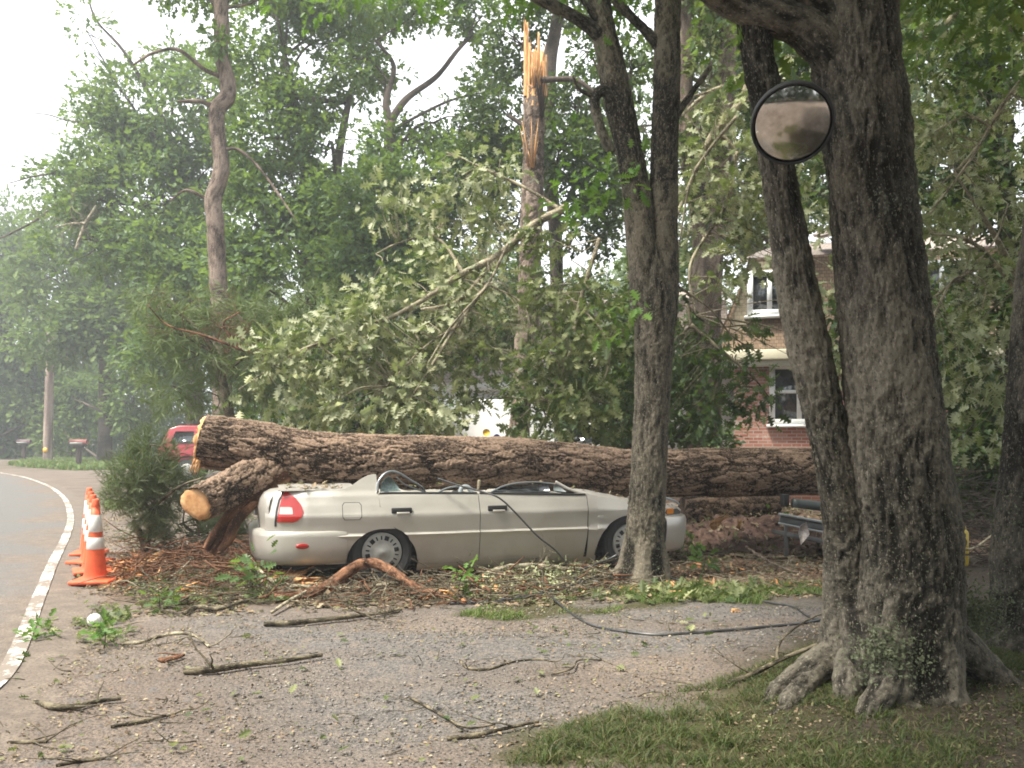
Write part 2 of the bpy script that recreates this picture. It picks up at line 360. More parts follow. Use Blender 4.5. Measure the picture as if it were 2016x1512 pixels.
def build_ground():
    xs = vgrid(-300, 300, -9, 8, .055); ys = vgrid(-60, 420, 2.6, 13.5, .055); X, Y = np.meshgrid(xs, ys)
    p = np.stack([X.ravel(), Y.ravel(), np.zeros(X.size)], 1)
    nz = fbm(p*1.6, 4, 2).reshape(X.shape); n2 = fbm(p*6, 3, 4).reshape(X.shape); nn = nz*.6+n2*.4
    Z = ground_height(X, Y)
    green = np.maximum.reduce([region(X, Y, VERGE, .35, nn, .5), region(X, Y, STRIP, .15, nn, .22), region(X, Y, BANK, 1.5, nz), region(X, Y, BANK2, .3, nz, .1), region(X, Y, BANK3, 1., nz)])
    patch = np.clip((fbm(p*1.5+40, 3, 8).reshape(X.shape)-.42)/.14, .12, 1); green = green*patch
    green = np.maximum(green, np.clip((Y-60)/8, 0, 1))
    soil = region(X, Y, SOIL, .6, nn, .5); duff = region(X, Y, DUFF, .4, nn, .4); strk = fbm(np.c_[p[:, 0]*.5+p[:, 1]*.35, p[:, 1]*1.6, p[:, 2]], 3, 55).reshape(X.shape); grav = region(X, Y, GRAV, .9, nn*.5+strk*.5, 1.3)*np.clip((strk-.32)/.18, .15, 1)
    # back yard beyond the car: brown forest floor
    duff = np.maximum(duff, np.clip((X+.28*Y-1.5)/2, 0, 1)*np.clip((Y-9.6)/1.0, 0, 1))
    V, q = grid(np.stack([X, Y, Z], -1))
    k = N('ground_soil'); c = k.coord(); a = lambda nme: k.n('Attribute', attribute_name=nme).outputs['Fac']
    big = k.noise(c, 1.1, 5, .6); fine = k.noise(c, 45, 5, .7); mid = k.noise(c, 9, 5, .65); st = k.voro(c, 55); stc = k.n('TexVoronoi'); stc.inputs['Scale'].default_value = 55; k.l(c, stc.inputs[0])
    tan = k.ramp(big, [(.3, (.14, .11, .092)), (.5, (.19, .15, .124)), (.7, (.26, .207, .168))])
    tan = k.mix(k.ramp(fine, [(.42, (1, 1, 1)), (.52, (0, 0, 0))]), tan, (.11, .095, .085)); tan = k.mix(k.ramp(mid, [(.56, (0, 0, 0)), (.64, (1, 1, 1))]), tan, (.145, .13, .122))
    gr = k.ramp(fine, [(.3, (.06, .056, .055)), (.5, (.12, .112, .108)), (.68, (.205, .19, .178))])
    gr = k.mix(k.ramp(stc.outputs['Color'], [(.5, (0, 0, 0)), (.8, (.5, .5, .5))]), gr, (.26, .225, .20)); gr = k.mix(k.ramp(mid, [(.52, (0, 0, 0)), (.66, (1, 1, 1))]), gr, (.20, .165, .14))
    du = k.ramp(mid, [(.3, (.07, .042, .03)), (.5, (.17, .11, .08)), (.7, (.29, .20, .14))]); du = k.mix(k.ramp(fine, [(.5, (0, 0, 0)), (.6, (1, 1, 1))]), du, (.11, .075, .05))
    gn = k.ramp(mid, [(.3, (.03, .035, .016)), (.5, (.06, .065, .026)), (.7, (.10, .09, .045))]); gn = k.mix(k.ramp(fine, [(.45, (0, 0, 0)), (.6, (1, 1, 1))]), gn, (.085, .065, .04))
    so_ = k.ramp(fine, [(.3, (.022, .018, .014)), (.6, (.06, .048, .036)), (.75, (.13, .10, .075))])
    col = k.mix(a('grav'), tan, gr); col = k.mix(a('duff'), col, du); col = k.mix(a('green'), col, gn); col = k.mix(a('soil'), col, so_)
    k.bump(k.math('ADD', k.math('MULTIPLY', fine, .6), k.math('ADD', k.math('MULTIPLY', st, .4), mid)), .8, .03); k.set(col, .95, spec=.15)
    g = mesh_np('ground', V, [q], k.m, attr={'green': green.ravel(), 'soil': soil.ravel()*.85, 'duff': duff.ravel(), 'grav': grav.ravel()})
    tag(g, kind='structure')
build_ground()
def build_road():
    T = np.gradient(LINE, axis=0); T /= np.linalg.norm(T, axis=1)[:, None]; Nl = np.stack([-T[:, 1], T[:, 0]], 1)   # to the left of travel
    offs = np.array([.45, .2, 0, -.3, -.8, -1.4, -2.2, -3.2, -4.5, -6.2])*-1
    near0 = 0
    V = np.zeros((len(LINE), len(offs), 3)); 
    for j, o in enumerate(offs):
        V[:, j, :2] = LINE+Nl*o; V[:, j, 2] = .004+ground_height(V[:, j, 0], V[:, j, 1])
    wob = .30*(fbm(np.c_[LINE*1.3, LINE[:, :1]*0], 3, 15)-.5)*2; V[:, 0, :2] += Nl*(-wob)[:, None]; V[..., 2] = np.maximum(V[..., 2], .004)+.010
    # edges taper into the ground on the shoulder side
    V[:, 0, 2] -= .03
    Vf, q = grid(V); lat = np.tile(offs, len(LINE)).astype(float)
    k = N('road_asphalt'); c = k.coord(); big = k.noise(c, .55, 5, .6); mid = k.noise(c, 6, 5, .65); fine = k.noise(c, 60, 4, .7)
    asp = k.ramp(fine, [(.32, (.075, .072, .07)), (.5, (.125, .12, .116)), (.68, (.20, .19, .182))])
    dirt = k.ramp(mid, [(.3, (.105, .08, .064)), (.5, (.17, .132, .104)), (.7, (.24, .19, .15))]); dirt = k.mix(k.ramp(fine, [(.42, (1, 1, 1)), (.5, (0, 0, 0))]), dirt, (.10, .08, .066))
    la = k.n('Attribute', attribute_name='lat').outputs['Fac']; f = k.math('ADD', k.math('MULTIPLY', k.math('SUBTRACT', 1.25, la), .5), k.math('MULTIPLY', k.math('SUBTRACT', big, .5), 2.4))
    f = k.ramp(f, [(.25, (0, 0, 0)), (.6, (1, 1, 1))]); col = k.mix(k.math('MULTIPLY', f, .85), asp, dirt); k.bump(fine, .5, .01); k.set(col, .85, spec=.3)
    tag(mesh_np('road', Vf, [q], k.m, attr={'lat': lat}), kind='structure')
    # worn white edge line
    w = .052; L = np.zeros((len(LINE)*4, 5, 3)); LN = spline(np.c_[LINE, np.zeros(len(LINE))], len(LINE)*4)[:, :2]; T = np.gradient(LN, axis=0); T /= np.linalg.norm(T, axis=1)[:, None]; Nn = np.stack([-T[:, 1], T[:, 0]], 1)
    for j, o in enumerate(np.linspace(-w, w, 5)):
        L[:, j, :2] = LN+Nn*o; L[:, j, 2] = np.maximum(ground_height(L[:, j, 0], L[:, j, 1])+.004, .004)+.020
    Vl, ql = grid(L); k = N('worn_white_paint'); c = k.coord(); n1 = k.noise(c, 2.2, 5, .7); n2 = k.noise(c, 22, 4, .7)
    f = k.ramp(k.math('ADD', k.math('MULTIPLY', n1, .55), k.math('MULTIPLY', n2, .45)), [(.465, (0, 0, 0)), (.51, (1, 1, 1))])
    k.set(k.mix(k.math('MULTIPLY', f, .95), k.mix(n2, (.66, .64, .60), (.50, .47, .42)), (.17, .135, .11)), .8); tag(mesh_np('road_edge_line', Vl, [ql], k.m), kind='structure')
build_road()
def GZ(x, y): return float(ground_height(np.array([[x]]), np.array([[y]]))[0, 0])
# far pale road behind the mailboxes
k = N('far_pale_road'); c = k.coord(); k.set(k.ramp(k.noise(c, .8, 5, .6), [(.3, (.36, .33, .30)), (.7, (.50, .46, .42))]), .9)
fr = np.array([[[-60, 66.5, .06], [-22, 66.5, .06]], [[-60, 73, .06], [-22, 73, .06]]], float)
xx = np.linspace(-70, -31, 12); V, q = grid(np.stack([np.stack([xx, 60+xx*0+1.2*np.sin(xx*.1), np.full(12, .055)], 1), np.stack([xx-2, 66+xx*0+1.2*np.sin(xx*.1), np.full(12, .055)], 1)], 0))
tag(mesh_np('far_road', V, [q], k.m), kind='structure')
# ---------------------------------------------------------------- grass blades, litter (nobody could count them)
def scatter(px_poly, n, keep=None, rng=RNG):
    poly = np.array([G(a, b)[:2] for a, b in px_poly]); lo, hi = poly.min(0), poly.max(0); pts = np.zeros((0, 2)); 
    while len(pts) < n:
        c = lo+(hi-lo)*rng.random((n*2, 2)); c = c[inside(c[:, 0], c[:, 1], poly)]
        if keep: c = c[keep(c)]
        if len(c) == 0: break
        pts = np.vstack([pts, c])
    pts = pts[:n]; z = ground_height(pts[:, 0][None], pts[:, 1][None])[0]; return np.c_[pts, z]
def clumpy(thr, sc=1.6, seed=21):
    return lambda c: fbm(np.c_[c, np.zeros(len(c))]*sc, 3, seed) > thr
def blades(P0, h, w=.004, lean=.5, rng=RNG):
    n = len(P0); a = rng.random(n)*2*math.pi; s = np.stack([np.cos(a), np.sin(a), 0*a], 1)*w; H = (h*(.4+.9*rng.random(n)))[:, None]
    ln = rng.normal(size=(n, 3))*lean; ln[:, 2] = 0; up = np.array([0, 0, 1.])
    V = np.stack([P0-s, P0+s, P0+up*H*.6+ln*H*.35+s*.7, P0+up*H*.6+ln*H*.35-s*.7, P0+up*H*.85+ln*H*1.0], 1); b = np.arange(n)[:, None]*5
    return V.reshape(-1, 3), [b+np.array([0, 1, 2, 3]), b+np.array([3, 2, 4])]
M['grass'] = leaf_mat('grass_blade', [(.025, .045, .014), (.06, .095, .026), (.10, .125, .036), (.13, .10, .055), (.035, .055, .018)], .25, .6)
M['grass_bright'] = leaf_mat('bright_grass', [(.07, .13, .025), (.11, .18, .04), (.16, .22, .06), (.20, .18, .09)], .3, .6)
VG = [(1000, 1500), (1060, 1442), (1200, 1396), (1450, 1338), (1640, 1285), (1760, 1210), (2100, 1200), (2200, 1560), (900, 1570)]
B = MB(); P0 = scatter(VG, 24000, clumpy(.50, 2.0)); v, q = blades(P0, .034, .0022, 1.2); B.add(v, q)
P0 = scatter(VG, 12000, clumpy(.30, 3, 5)); v, q = blades(P0, .028, .003, 1.2); B.add(v, q)
C_ = scatter([(1060, 1500), (1100, 1442), (1240, 1396), (1450, 1345), (1600, 1300), (1700, 1400), (2000, 1560), (900, 1570)], 260, clumpy(.52, 1.5, 91)); n_ = len(C_); P0 = np.repeat(C_, 16, 0)+RNG.normal(size=(n_*16, 3))*[.012, .012, 0]; v, q = blades(P0, .06, .0028, .9); B.add(v, q)
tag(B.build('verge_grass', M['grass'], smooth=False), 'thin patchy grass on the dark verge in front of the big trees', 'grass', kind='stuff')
B = MB(); P0 = scatter(STRIP, 6000, clumpy(.50, 2.6, 9)); v, q = blades(P0, .045, .004, .9); B.add(v, q)
P0 = scatter(BANK2, 700); v, q = blades(P0, .10, .008, .7); B.add(v, q)
P0 = scatter([(205, 952), (330, 927), (345, 955), (210, 962)], 3000, clumpy(.45)); v, q = blades(P0, .12, .012, .7); B.add(v, q)
P0 = scatter([(15, 916), (60, 906), (170, 906), (260, 903), (260, 924), (150, 927), (60, 921)], 9000); v, q = blades(P0, .26, .05, .6); B.add(v, q)
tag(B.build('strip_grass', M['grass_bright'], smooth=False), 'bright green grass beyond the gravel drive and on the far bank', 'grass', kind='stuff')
# leaf litter, wood chips, needles
def chips(P0, size, rng=RNG, flat=.35, elong=1.0):
    n = len(P0); D = rng.normal(size=(n, 3)); D[:, 2] *= flat; up = np.array([0, 0, 1.])+rng.normal(size=(n, 3))*.35
    L = size*(.35+1.1*rng.random(n)**1.5); P1 = P0+np.array([0, 0, .008])
    return P1, unit(D), up, L
M['litter'] = leaf_mat('leaf_litter', [(.10, .065, .04), (.22, .15, .10), (.32, .24, .16), (.07, .05, .035), (.16, .17, .07), (.38, .31, .22)], .05, .9)
B = MB()
for poly, n, s, th in (([(150, 1120), (560, 1085), (1620, 1100), (1640, 1180), (900, 1200), (240, 1215), (150, 1175)], 11000, .055, .38), ([(0, 1250), (300, 1200), (1640, 1200), (1640, 1280), (1000, 1512), (-100, 1512)], 5200, .022, .42), ([(1060, 1500), (1500, 1320), (2100, 1200), (2100, 1540)], 3600, .020, .35), ([(1330, 990), (1640, 990), (1640, 1110), (1340, 1120)], 3500, .09, .2), ([(-60, 1512), (20, 1300), (120, 1100), (150, 1010), (215, 1010), (240, 1200), (330, 1512)], 2600, .020, .40), ([(200, 1000), (320, 1000), (420, 1120), (170, 1120)], 1500, .05, .4), ([(900, 960), (1640, 950), (2100, 1000), (2100, 1050), (900, 1050)], 6000, .12, .2)):
    P0 = scatter(poly, n, clumpy(th, 2.5, 31)); P1, D, up, L = chips(P0, s); v, q = leaf_arrays(P1, D, up, L, MIDL if s > .03 else FARL); B.add(v, q)
tag(B.build('leaf_litter', M['litter'], smooth=False), 'brown leaf litter and bark crumbs strewn on the drive', 'litter', kind='stuff')
B = MB(); P0 = scatter([(225, 1150), (330, 1085), (640, 1100), (1100, 1120), (1620, 1110), (1620, 1170), (860, 1190), (300, 1185)], 1000, clumpy(.45, 3, 77)); P1, D, up, L = chips(P0, .09)
v, q = leaf_arrays(P1+np.array([0, 0, .02]), D, up, L, [(.15, .12), (.7, .09)], .5); B.add(v, q)
P0 = scatter([(210, 1160), (225, 1110), (330, 1100), (300, 1155)], 900); P1, D, up, L = chips(P0, .12, flat=.6); v, q = leaf_arrays(P1+np.array([0, 0, .02]), D, up, L, [(.15, .14), (.7, .1)], .5); B.add(v, q)
M['chip'] = leaf_mat('orange_wood_chip', [(.50, .20, .08), (.66, .34, .15), (.45, .16, .07), (.72, .47, .26), (.30, .15, .08)], .02, .8)
tag(B.build('wood_chips', M['chip'], smooth=False), 'orange splinters and wood chips around the broken log end', 'wood chips', kind='stuff')
B = MB()   # torn green leaves lying about
for poly, n, s in (([(150, 1190), (260, 1200), (250, 1270), (150, 1265)], 120, .07), ([(240, 1130), (620, 1090), (560, 1190), (280, 1200)], 1500, .075), ([(60, 1230), (110, 1225), (120, 1260), (50, 1265)], 40, .06), ([(940, 1110), (1230, 1110), (1220, 1190), (880, 1190)], 600, .07), ([(1230, 1160), (1560, 1150), (1560, 1190), (1230, 1195)], 260, .09), ([(0, 1300), (900, 1220), (1500, 1210), (900, 1512), (0, 1512)], 120, .05)):
    P0 = scatter(poly, n, clumpy(.38, 3, 13)); D = RNG.normal(size=(n, 3)); D[:, 2] = abs(D[:, 2])*.4; up = np.array([0, 0, 1.])+RNG.normal(size=(n, 3))*.5
    v, q = leaf_arrays(P0[:n]+np.array([0, 0, .02]), D[:len(P0)], up[:len(P0)], (s*(.5+RNG.random(n)))[:len(P0)], OAK); B.add(v, q)
P0 = scatter([(930, 1160), (960, 1105), (1180, 1105), (1200, 1140), (1100, 1175)], 1500, clumpy(.42, 3, 17)); n = len(P0); v, q = leaf_arrays(P0+np.array([0, 0, 1.])*(.02+.13*RNG.random((n, 1))**2), RNG.normal(size=(n, 3)), RNG.normal(size=(n, 3))+[0, 0, .6], .045*(.4+RNG.random(n)), MIDL); B2 = MB(); B2.add(v, q); M['pale_lichen'] = leaf_mat('pale_lichen', [(.22, .25, .12), (.34, .36, .20), (.42, .44, .27), (.16, .18, .09)], .05, .95); tag(B2.build('bushy_lichen', M['pale_lichen'], smooth=False), 'pale yellow green bushy lichen heaped below the front door', 'lichen', kind='stuff')
tag(B.build('torn_leaves', M['leaf_olive'], smooth=False), 'torn green leaves scattered over the debris and drive', 'leaves', kind='stuff')
# pebbles on the drive
bm = bmesh.new(); bmesh.ops.create_icosphere(bm, subdivisions=1, radius=1); iv = np.array([v.co[:] for v in bm.verts]); fi = np.array([[v.index for v in f.verts] for f in bm.faces]); bm.free()
P0 = scatter([(350, 1290), (480, 1215), (900, 1195), (1640, 1195), (1630, 1270), (1050, 1440), (950, 1530), (300, 1530)], 6500, clumpy(.36, 1.4, 3)); n = len(P0)
sc = (.003+.008*RNG.random(n)**4)[:, None, None]*(.7+.6*RNG.random((n, 1, 3)))*[1, 1, .65]; V = iv[None]*sc*(1+.25*RNG.normal(size=(n, len(iv), 1)))+P0[:, None]+[0, 0, .003]
k = N('gravel_stone'); g = k.n('NewGeometry'); k.set(k.ramp(g.outputs['Random Per Island'], [(0, (.07, .066, .064)), (.5, (.15, .135, .125)), (1, (.30, .27, .24))]), .9)
tag(mesh_np('gravel', V.reshape(-1, 3), [(np.arange(n)[:, None, None]*len(iv)+fi[None]).reshape(-1, 3)], k.m, smooth=False), 'loose grey gravel stones on the drive', 'gravel', kind='stuff')
# ================================================================ the crushed sedan (local: x forward, y away from camera, z up; origin = near rear wheel on the ground)
def paint(name, c1, c2):
    k = N(name); c = k.coord(); n = k.noise(c, 3, 5, .6); n2 = k.noise(c, 70, 3, .7)
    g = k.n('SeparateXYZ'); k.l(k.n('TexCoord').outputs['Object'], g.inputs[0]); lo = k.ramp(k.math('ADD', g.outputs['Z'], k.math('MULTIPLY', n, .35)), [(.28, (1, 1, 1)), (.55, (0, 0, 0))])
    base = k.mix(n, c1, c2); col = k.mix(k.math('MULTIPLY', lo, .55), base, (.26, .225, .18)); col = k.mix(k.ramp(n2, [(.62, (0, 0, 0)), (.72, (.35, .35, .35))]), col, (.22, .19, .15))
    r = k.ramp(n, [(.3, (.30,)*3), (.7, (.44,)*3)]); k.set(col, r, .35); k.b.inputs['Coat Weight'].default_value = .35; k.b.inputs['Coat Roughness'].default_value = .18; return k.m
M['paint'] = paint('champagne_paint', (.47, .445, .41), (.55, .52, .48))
M['black'] = plain('black_rubber', (.018, .018, .02), .7); M['dark'] = plain('dark_interior', (.012, .012, .014), .8); M['tyre'] = plain('tyre_rubber', (.03, .03, .032), .85, bump=.3, sc=60)
M['hub'] = plain('silver_plastic', (.40, .39, .37), .5, .3); M['chrome'] = plain('bright_metal', (.65, .66, .68), .28, .9, .05); M['trim'] = plain('bent_trim_metal', (.30, .32, .34), .35, .7)
def lens(name, col, rough=.18):
    k = N(name); k.set(col, rough); k.b.inputs['Coat Weight'].default_value = .6; return k.m
M['red_lens'] = lens('red_lens', (.36, .018, .014)); M['clear_lens'] = lens('clear_lens', (.50, .44, .42)); M['amber'] = lens('amber_lens', (.75, .26, .03))
k = N('car_glass'); k.set((.30, .38, .37), .08); k.b.inputs['Transmission Weight'].default_value = .55; k.b.inputs['IOR'].default_value = 1.3; k.b.inputs['Alpha'].default_value = .8; M['glass'] = k.m
CW = 1.69; TC = CW/2
car = root('crushed_sedan', (-1.215, 8.13, 0), 'champagne silver four door sedan with its roof crushed flat under the big fallen log', 'car', rz=math.atan2(.309, .951))
_ts = np.array([-1.12, -1.08, -1.0, -.92, -.82, -.7, -.4, 0, 2.2, 2.6, 2.9, 3.1, 3.22, 3.32, 3.38]); _tt = np.array([.36, .26, .165, .11, .07, .04, .012, 0, 0, .015, .045, .10, .17, .27, .40])
_iz = np.array([.10, .14, .2, .32, .43, .462, .478, .56, .64, .662, .68, .75, .83, .88, .95, 1.03]); _ii = np.array([.10, .07, .046, .022, .004, -.010, .012, .004, -.006, -.002, .006, .030, .064, .10, .135, .17])
_tops = np.array([-1.16, -1.08, -.95, -.5, -.36, -.27, -.19, -.12, -.06, -.03]); _topz = np.array([.80, .85, .878, .885, .893, .93, .985, 1.02, 1.033, 1.03])
def side(s, z, off=0.0):
    s_, z_ = np.broadcast_arrays(np.asarray(s, float), np.asarray(z, float)); q = np.stack([s_.ravel(), z_.ravel(), 0*s_.ravel()], 1)
    dn = ((fbm(q*[1.6, 2.6, 1], 2, 41)-.5)*.034+(fbm(q*[5, 7, 1], 2, 43)-.5)*.006).reshape(s_.shape)*np.clip((z_-.3)*3, .2, 1)
    return np.interp(s_, _ts, _tt)+np.interp(z_, _iz, _ii)-off+dn
def surf(s, z, far=False, off=0.0):
    s, z = np.broadcast_arrays(s, z); t = side(s, z, off); t = CW-t if far else t; return np.stack([s, t, z], -1)
def patch(B, s2, z2, off=0.0, mi=0, thick=.012):
    for far in (False, True):
        a = surf(s2, z2, far, off); b = surf(s2, z2, far, off-thick)
        V, q = grid(a); B.add(V, [q if not far else q[:, ::-1]], mi=mi); V, q = grid(b); B.add(V, [q[:, ::-1] if not far else q], mi=mi)
        n0, n1 = s2.shape      # rim
        ring = [(0, j) for j in range(n1)]+[(i, n1-1) for i in range(1, n0)]+[(n0-1, j) for j in range(n1-2, -1, -1)]+[(i, 0) for i in range(n0-2, -1, -1)]
        ra = np.array([a[i, j] for i, j in ring]); rb = np.array([b[i, j] for i, j in ring]); V, q = grid(np.stack([ra, rb])); B.add(V, [q], mi=mi)
AR, AZ = .335, .32            # rear arch half width and height above z=.2
def arch_r(z): return AR*np.sqrt(np.clip(1-((z-.2)/AZ)**2, 0, 1))
def belt(s): return np.interp(s, [-.03, .1, 1.0, 1.94, 2.1, 2.3, 2.53, 2.8, 3.08, 3.2], [.85, .852, .835, .802, .80, .77, .725, .69, .645, .60])
def doorL(z): return np.interp(z, [.2, .44, .49, .53, .58, .66, .86], [.345, .245, .19, .11, .045, -.015, -.03])
B = MB()
u = np.linspace(0, 1, 40)
# rear quarter above the arch, up into the torn C pillar
vv = np.linspace(0, 1, 40); U_, V_ = np.meshgrid(u, vv); zt = .52+V_*.34; s2 = -1.06+U_*(doorL(zt)-.008+1.06); z2 = .52+V_*(np.interp(s2, _tops, _topz)-.52); patch(B, s2, z2)
# rear quarter below, behind the arch (covered by bumper wrap further back)
zz = .2+AZ*np.sin(np.linspace(0, math.pi/2, 24)); V_, U_ = np.meshgrid(zz, np.linspace(0, 1, 16), indexing='ij'); patch(B, -.52+U_*(-arch_r(V_)+.52), V_)
# sill under the doors
V_, U_ = np.meshgrid(np.linspace(.10, .165, 5), np.linspace(0, 1, 30), indexing='ij'); patch(B, .34+U_*(2.20-.34), V_)
# front fender by columns
ph = np.linspace(math.pi, 0, 40); sc_ = np.concatenate([np.linspace(2.098, 2.19, 5), 2.58+.385*np.cos(ph), np.linspace(2.98, 3.26, 12)])
zl = np.concatenate([np.full(5, .13), .2+.385*np.sin(ph)*.99, np.full(12, .545)]); zl[5] = .13
tv = np.linspace(0, 1, 24)[:, None]; s2 = np.broadcast_to(sc_, (24, len(sc_))); z2 = zl+tv*(belt(sc_)-zl); patch(B, s2, z2)
def loft(outline, prof, B, mi=0, mirror=True):
    o = spline(np.c_[np.array(outline), np.zeros(len(outline))], 60)[:, :2]
    if mirror: o = np.vstack([o, np.c_[o[::-1, 0], CW-o[::-1, 1]][1:]])
    T = np.gradient(o, axis=0); T = unit(T); Nn = np.stack([T[:, 1], -T[:, 0]], 1)
    c = np.array([1.1, TC]); sg = np.sign(((c-o)*Nn).sum(1))[:, None]; sg[:] = np.sign(sg.sum()); Nn = Nn*sg
    G3 = np.stack([np.c_[o+Nn*i, np.full(len(o), z)] for i, z in prof]); V, q = grid(G3); B.add(V, [q if sg[0, 0] < 0 else q[:, ::-1]], mi=mi)
# rear fascia above the bumper + trunk lid
rear_o = [(-1.0, .165), (-1.07, .25), (-1.11, .40), (-1.125, .62), (-1.13, .845)]
loft([(-1.03, .19), (-1.07, .25), (-1.105, .40), (-1.12, .62), (-1.125, .845)], [(.05, .50), (.02, .53), (.012, .62), (.0, .72), (.02, .80), (.06, .855), (.12, .885), (.2, .893)], B)
S2, T2 = np.meshgrid(np.linspace(-.93, -.22, 30), np.linspace(.13, CW-.13, 40), indexing='ij'); cr = .03*(1-((T2-TC)/(TC-.1))**2)
p = np.stack([S2.ravel(), T2.ravel(), S2.ravel()*0], 1); dent = (fbm(p*4, 3, 3).reshape(S2.shape)-.5)*.05; Z2 = .885+cr+dent*np.clip((T2-.15)*4, 0, 1)*np.clip((CW-.15-T2)*4, 0, 1)
V, q = grid(np.stack([S2, T2, Z2], -1)); B.add(V, [q])
# hood, pushed down by the log
S2, T2 = np.meshgrid(np.linspace(2.0, 3.28, 50), np.linspace(.0, 1, 50), indexing='ij'); zb = belt(S2); t0 = side(S2, zb); T2 = t0+T2*(CW-2*t0); lw = np.clip(1-abs(T2-TC-.05)/.5, 0, 1)
p = np.stack([S2.ravel(), T2.ravel(), S2.ravel()*0], 1); dent = (fbm(p*3, 4, 8).reshape(S2.shape)-.5)*.07*np.clip((T2-t0)*6, 0, 1)
Z2 = zb+.035*np.clip((T2-t0)*5, 0, 1)*np.clip((CW-t0-T2)*5, 0, 1)-lw*.16+dent+.05*np.clip((S2-3.02)*5, 0, 1)*np.clip((T2-t0)*6, 0, 1); V, q = grid(np.stack([S2, T2, Z2], -1)); B.add(V, [q])
# nose under the hood
loft([(3.20, .15), (3.31, .27), (3.365, .42), (3.39, .62), (3.40, .845)], [(.06, .60), (.03, .57), (.01, .545)], B)
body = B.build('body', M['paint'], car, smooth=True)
def ang(o, deg=32):
    try:
        o.data.set_sharp_from_angle(angle=R(deg))
    except Exception: pass
ang(body)
# bumpers
B = MB(); loft([(-.335, .034), (-.5, .026), (-.7, .034), (-.85, .065), (-.98, .13), (-1.08, .25), (-1.145, .42), (-1.17, .62), (-1.175, .845)], [(.10, .19), (.055, .2), (.025, .215), (-.002, .26), (-.014, .36), (-.020, .46), (-.018, .495), (-.006, .512), (.03, .52), (.09, .525)], B)
rb = B.build('rear_bumper', M['paint'], car, smooth=True); ang(rb, 40)
B = MB(); loft([(2.975, .01), (3.08, .045), (3.2, .11), (3.30, .20), (3.38, .36), (3.415, .6), (3.42, .845)], [(.10, .17), (.04, .18), (.012, .21), (-.004, .3), (-.018, .42), (-.02, .5), (-.005, .54), (.05, .552), (.09, .555)], B)
fb = B.build('front_bumper', M['paint'], car, smooth=True); ang(fb, 40)
# doors
def door(name, l, r, hs):
    B = MB(); zz = np.concatenate([np.linspace(.168, .44, 10), np.linspace(.45, .50, 9), np.linspace(.51, 1, 1), np.linspace(.52, .85, 24)]); zz = np.unique(np.clip(zz, .168, .85)); zn = (zz-.168)/(.85-.168)
    U_ = np.linspace(0, 1, 30)[None]; lo = l(zz)[:, None]; hi = r(zz)[:, None]; s2 = lo+U_*(hi-lo); z2 = .168+zn[:, None]*(belt(s2)-.168); B2 = MB()
    obs = []
    for far in (False, True):
        Bn = MB(); a = surf(s2, z2, far); b = surf(s2, z2, far, -.02); V, q = grid(a); Bn.add(V, [q[:, ::-1] if far else q]); V, q = grid(b); Bn.add(V, [q if far else q[:, ::-1]])
        n0, n1 = s2.shape; ring = [(0, j) for j in range(n1)]+[(i, n1-1) for i in range(1, n0)]+[(n0-1, j) for j in range(n1-2, -1, -1)]+[(i, 0) for i in range(n0-2, -1, -1)]
        ra = np.array([a[i, j] for i, j in ring]); rb_ = np.array([b[i, j] for i, j in ring]); V, q = grid(np.stack([ra, rb_])); Bn.add(V, [q])
        d = Bn.build(name, M['paint'], car, smooth=True); ang(d, 35); hb = MB(); sgn = 1 if far else -1
        c = surf(np.array(hs), np.array(.683), far, 0)
        hb.box(c+[0, sgn*.004, .006], (.098, .012, .027), mi=0, bev=.008); hb.box(c+[.012, sgn*.014, -.020], (.062, .013, .012), mi=1, bev=.006)
        hb.build('handle', None, d, mats=[M['black'], M['paint']])
        mo = MB(); ss = np.linspace(hi.max()*0+l(np.array([.85]))[0]+.01, r(np.array([.85]))[0]-.01, 20); pth = surf(ss, belt(ss)+.003, far, .004); V, q, a_ = tube(np.c_[pth, np.full(20, .0095)], 6, 40); mo.add(V, q); mo.build('window_seal', M['black'], d, smooth=True)
door('rear_door', lambda z: np.maximum(doorL(z), np.where(z < .505, arch_r(z)+.004, -1)), lambda z: z*0+.948, .18)
door('front_door', lambda z: z*0+.956, lambda z: np.interp(z, [.16, .4, .85], [2.06, 2.085, 2.09]), 1.13)
# dark inner shell: floor, wheel wells, cavity below the belt line
B = MB(); B.box((1.1, TC, .19), (2.0, TC-.16, .04)); B.box((1.1, TC, .40), (1.02, .035, .2)); 
for t in (.055, CW-.055): B.box((1.27, t+.06, .50), (.86, .012, .27))
B.box((-.05, TC, .52), (.03, TC-.12, .26)); B.box((2.12, TC, .48), (.03, TC-.10, .26))
for s0, hw in ((0, .345), (2.58, .395)):
    for t0, t1 in ((.03, .34), (CW-.34, CW-.03)):
        th = np.linspace(0, math.pi, 24); 
        g0 = np.stack([np.stack([s0+hw*np.cos(th), np.full(24, t), .18+(hw+.0)*np.sin(th)*(.98 if s0 else 1.0)], 1) for t in (t0, t1)]); V, q = grid(g0); B.add(V, [q])
    B.box((s0, .35, .38), (hw, .008, .25)); B.box((s0, CW-.35, .38), (hw, .008, .25))
B.build('inner_shell', M['dark'], car)
# seats and dash pressed down inside the cabin
B = MB()
for s, t in ((.55, .45), (.55, 1.2), (1.35, .45), (1.35, 1.24)): B.box((s, t, .5), (.24, .24, .10), bev=.05); B.box((s-.28, t, .63), (.06, .22, .16), bev=.04)
B.build('seat', M['dark'], car)
B = MB(); B.box((1.95, TC, .68), (.14, TC-.14, .09), bev=.04); B.build('dashboard', M['dark'], car)
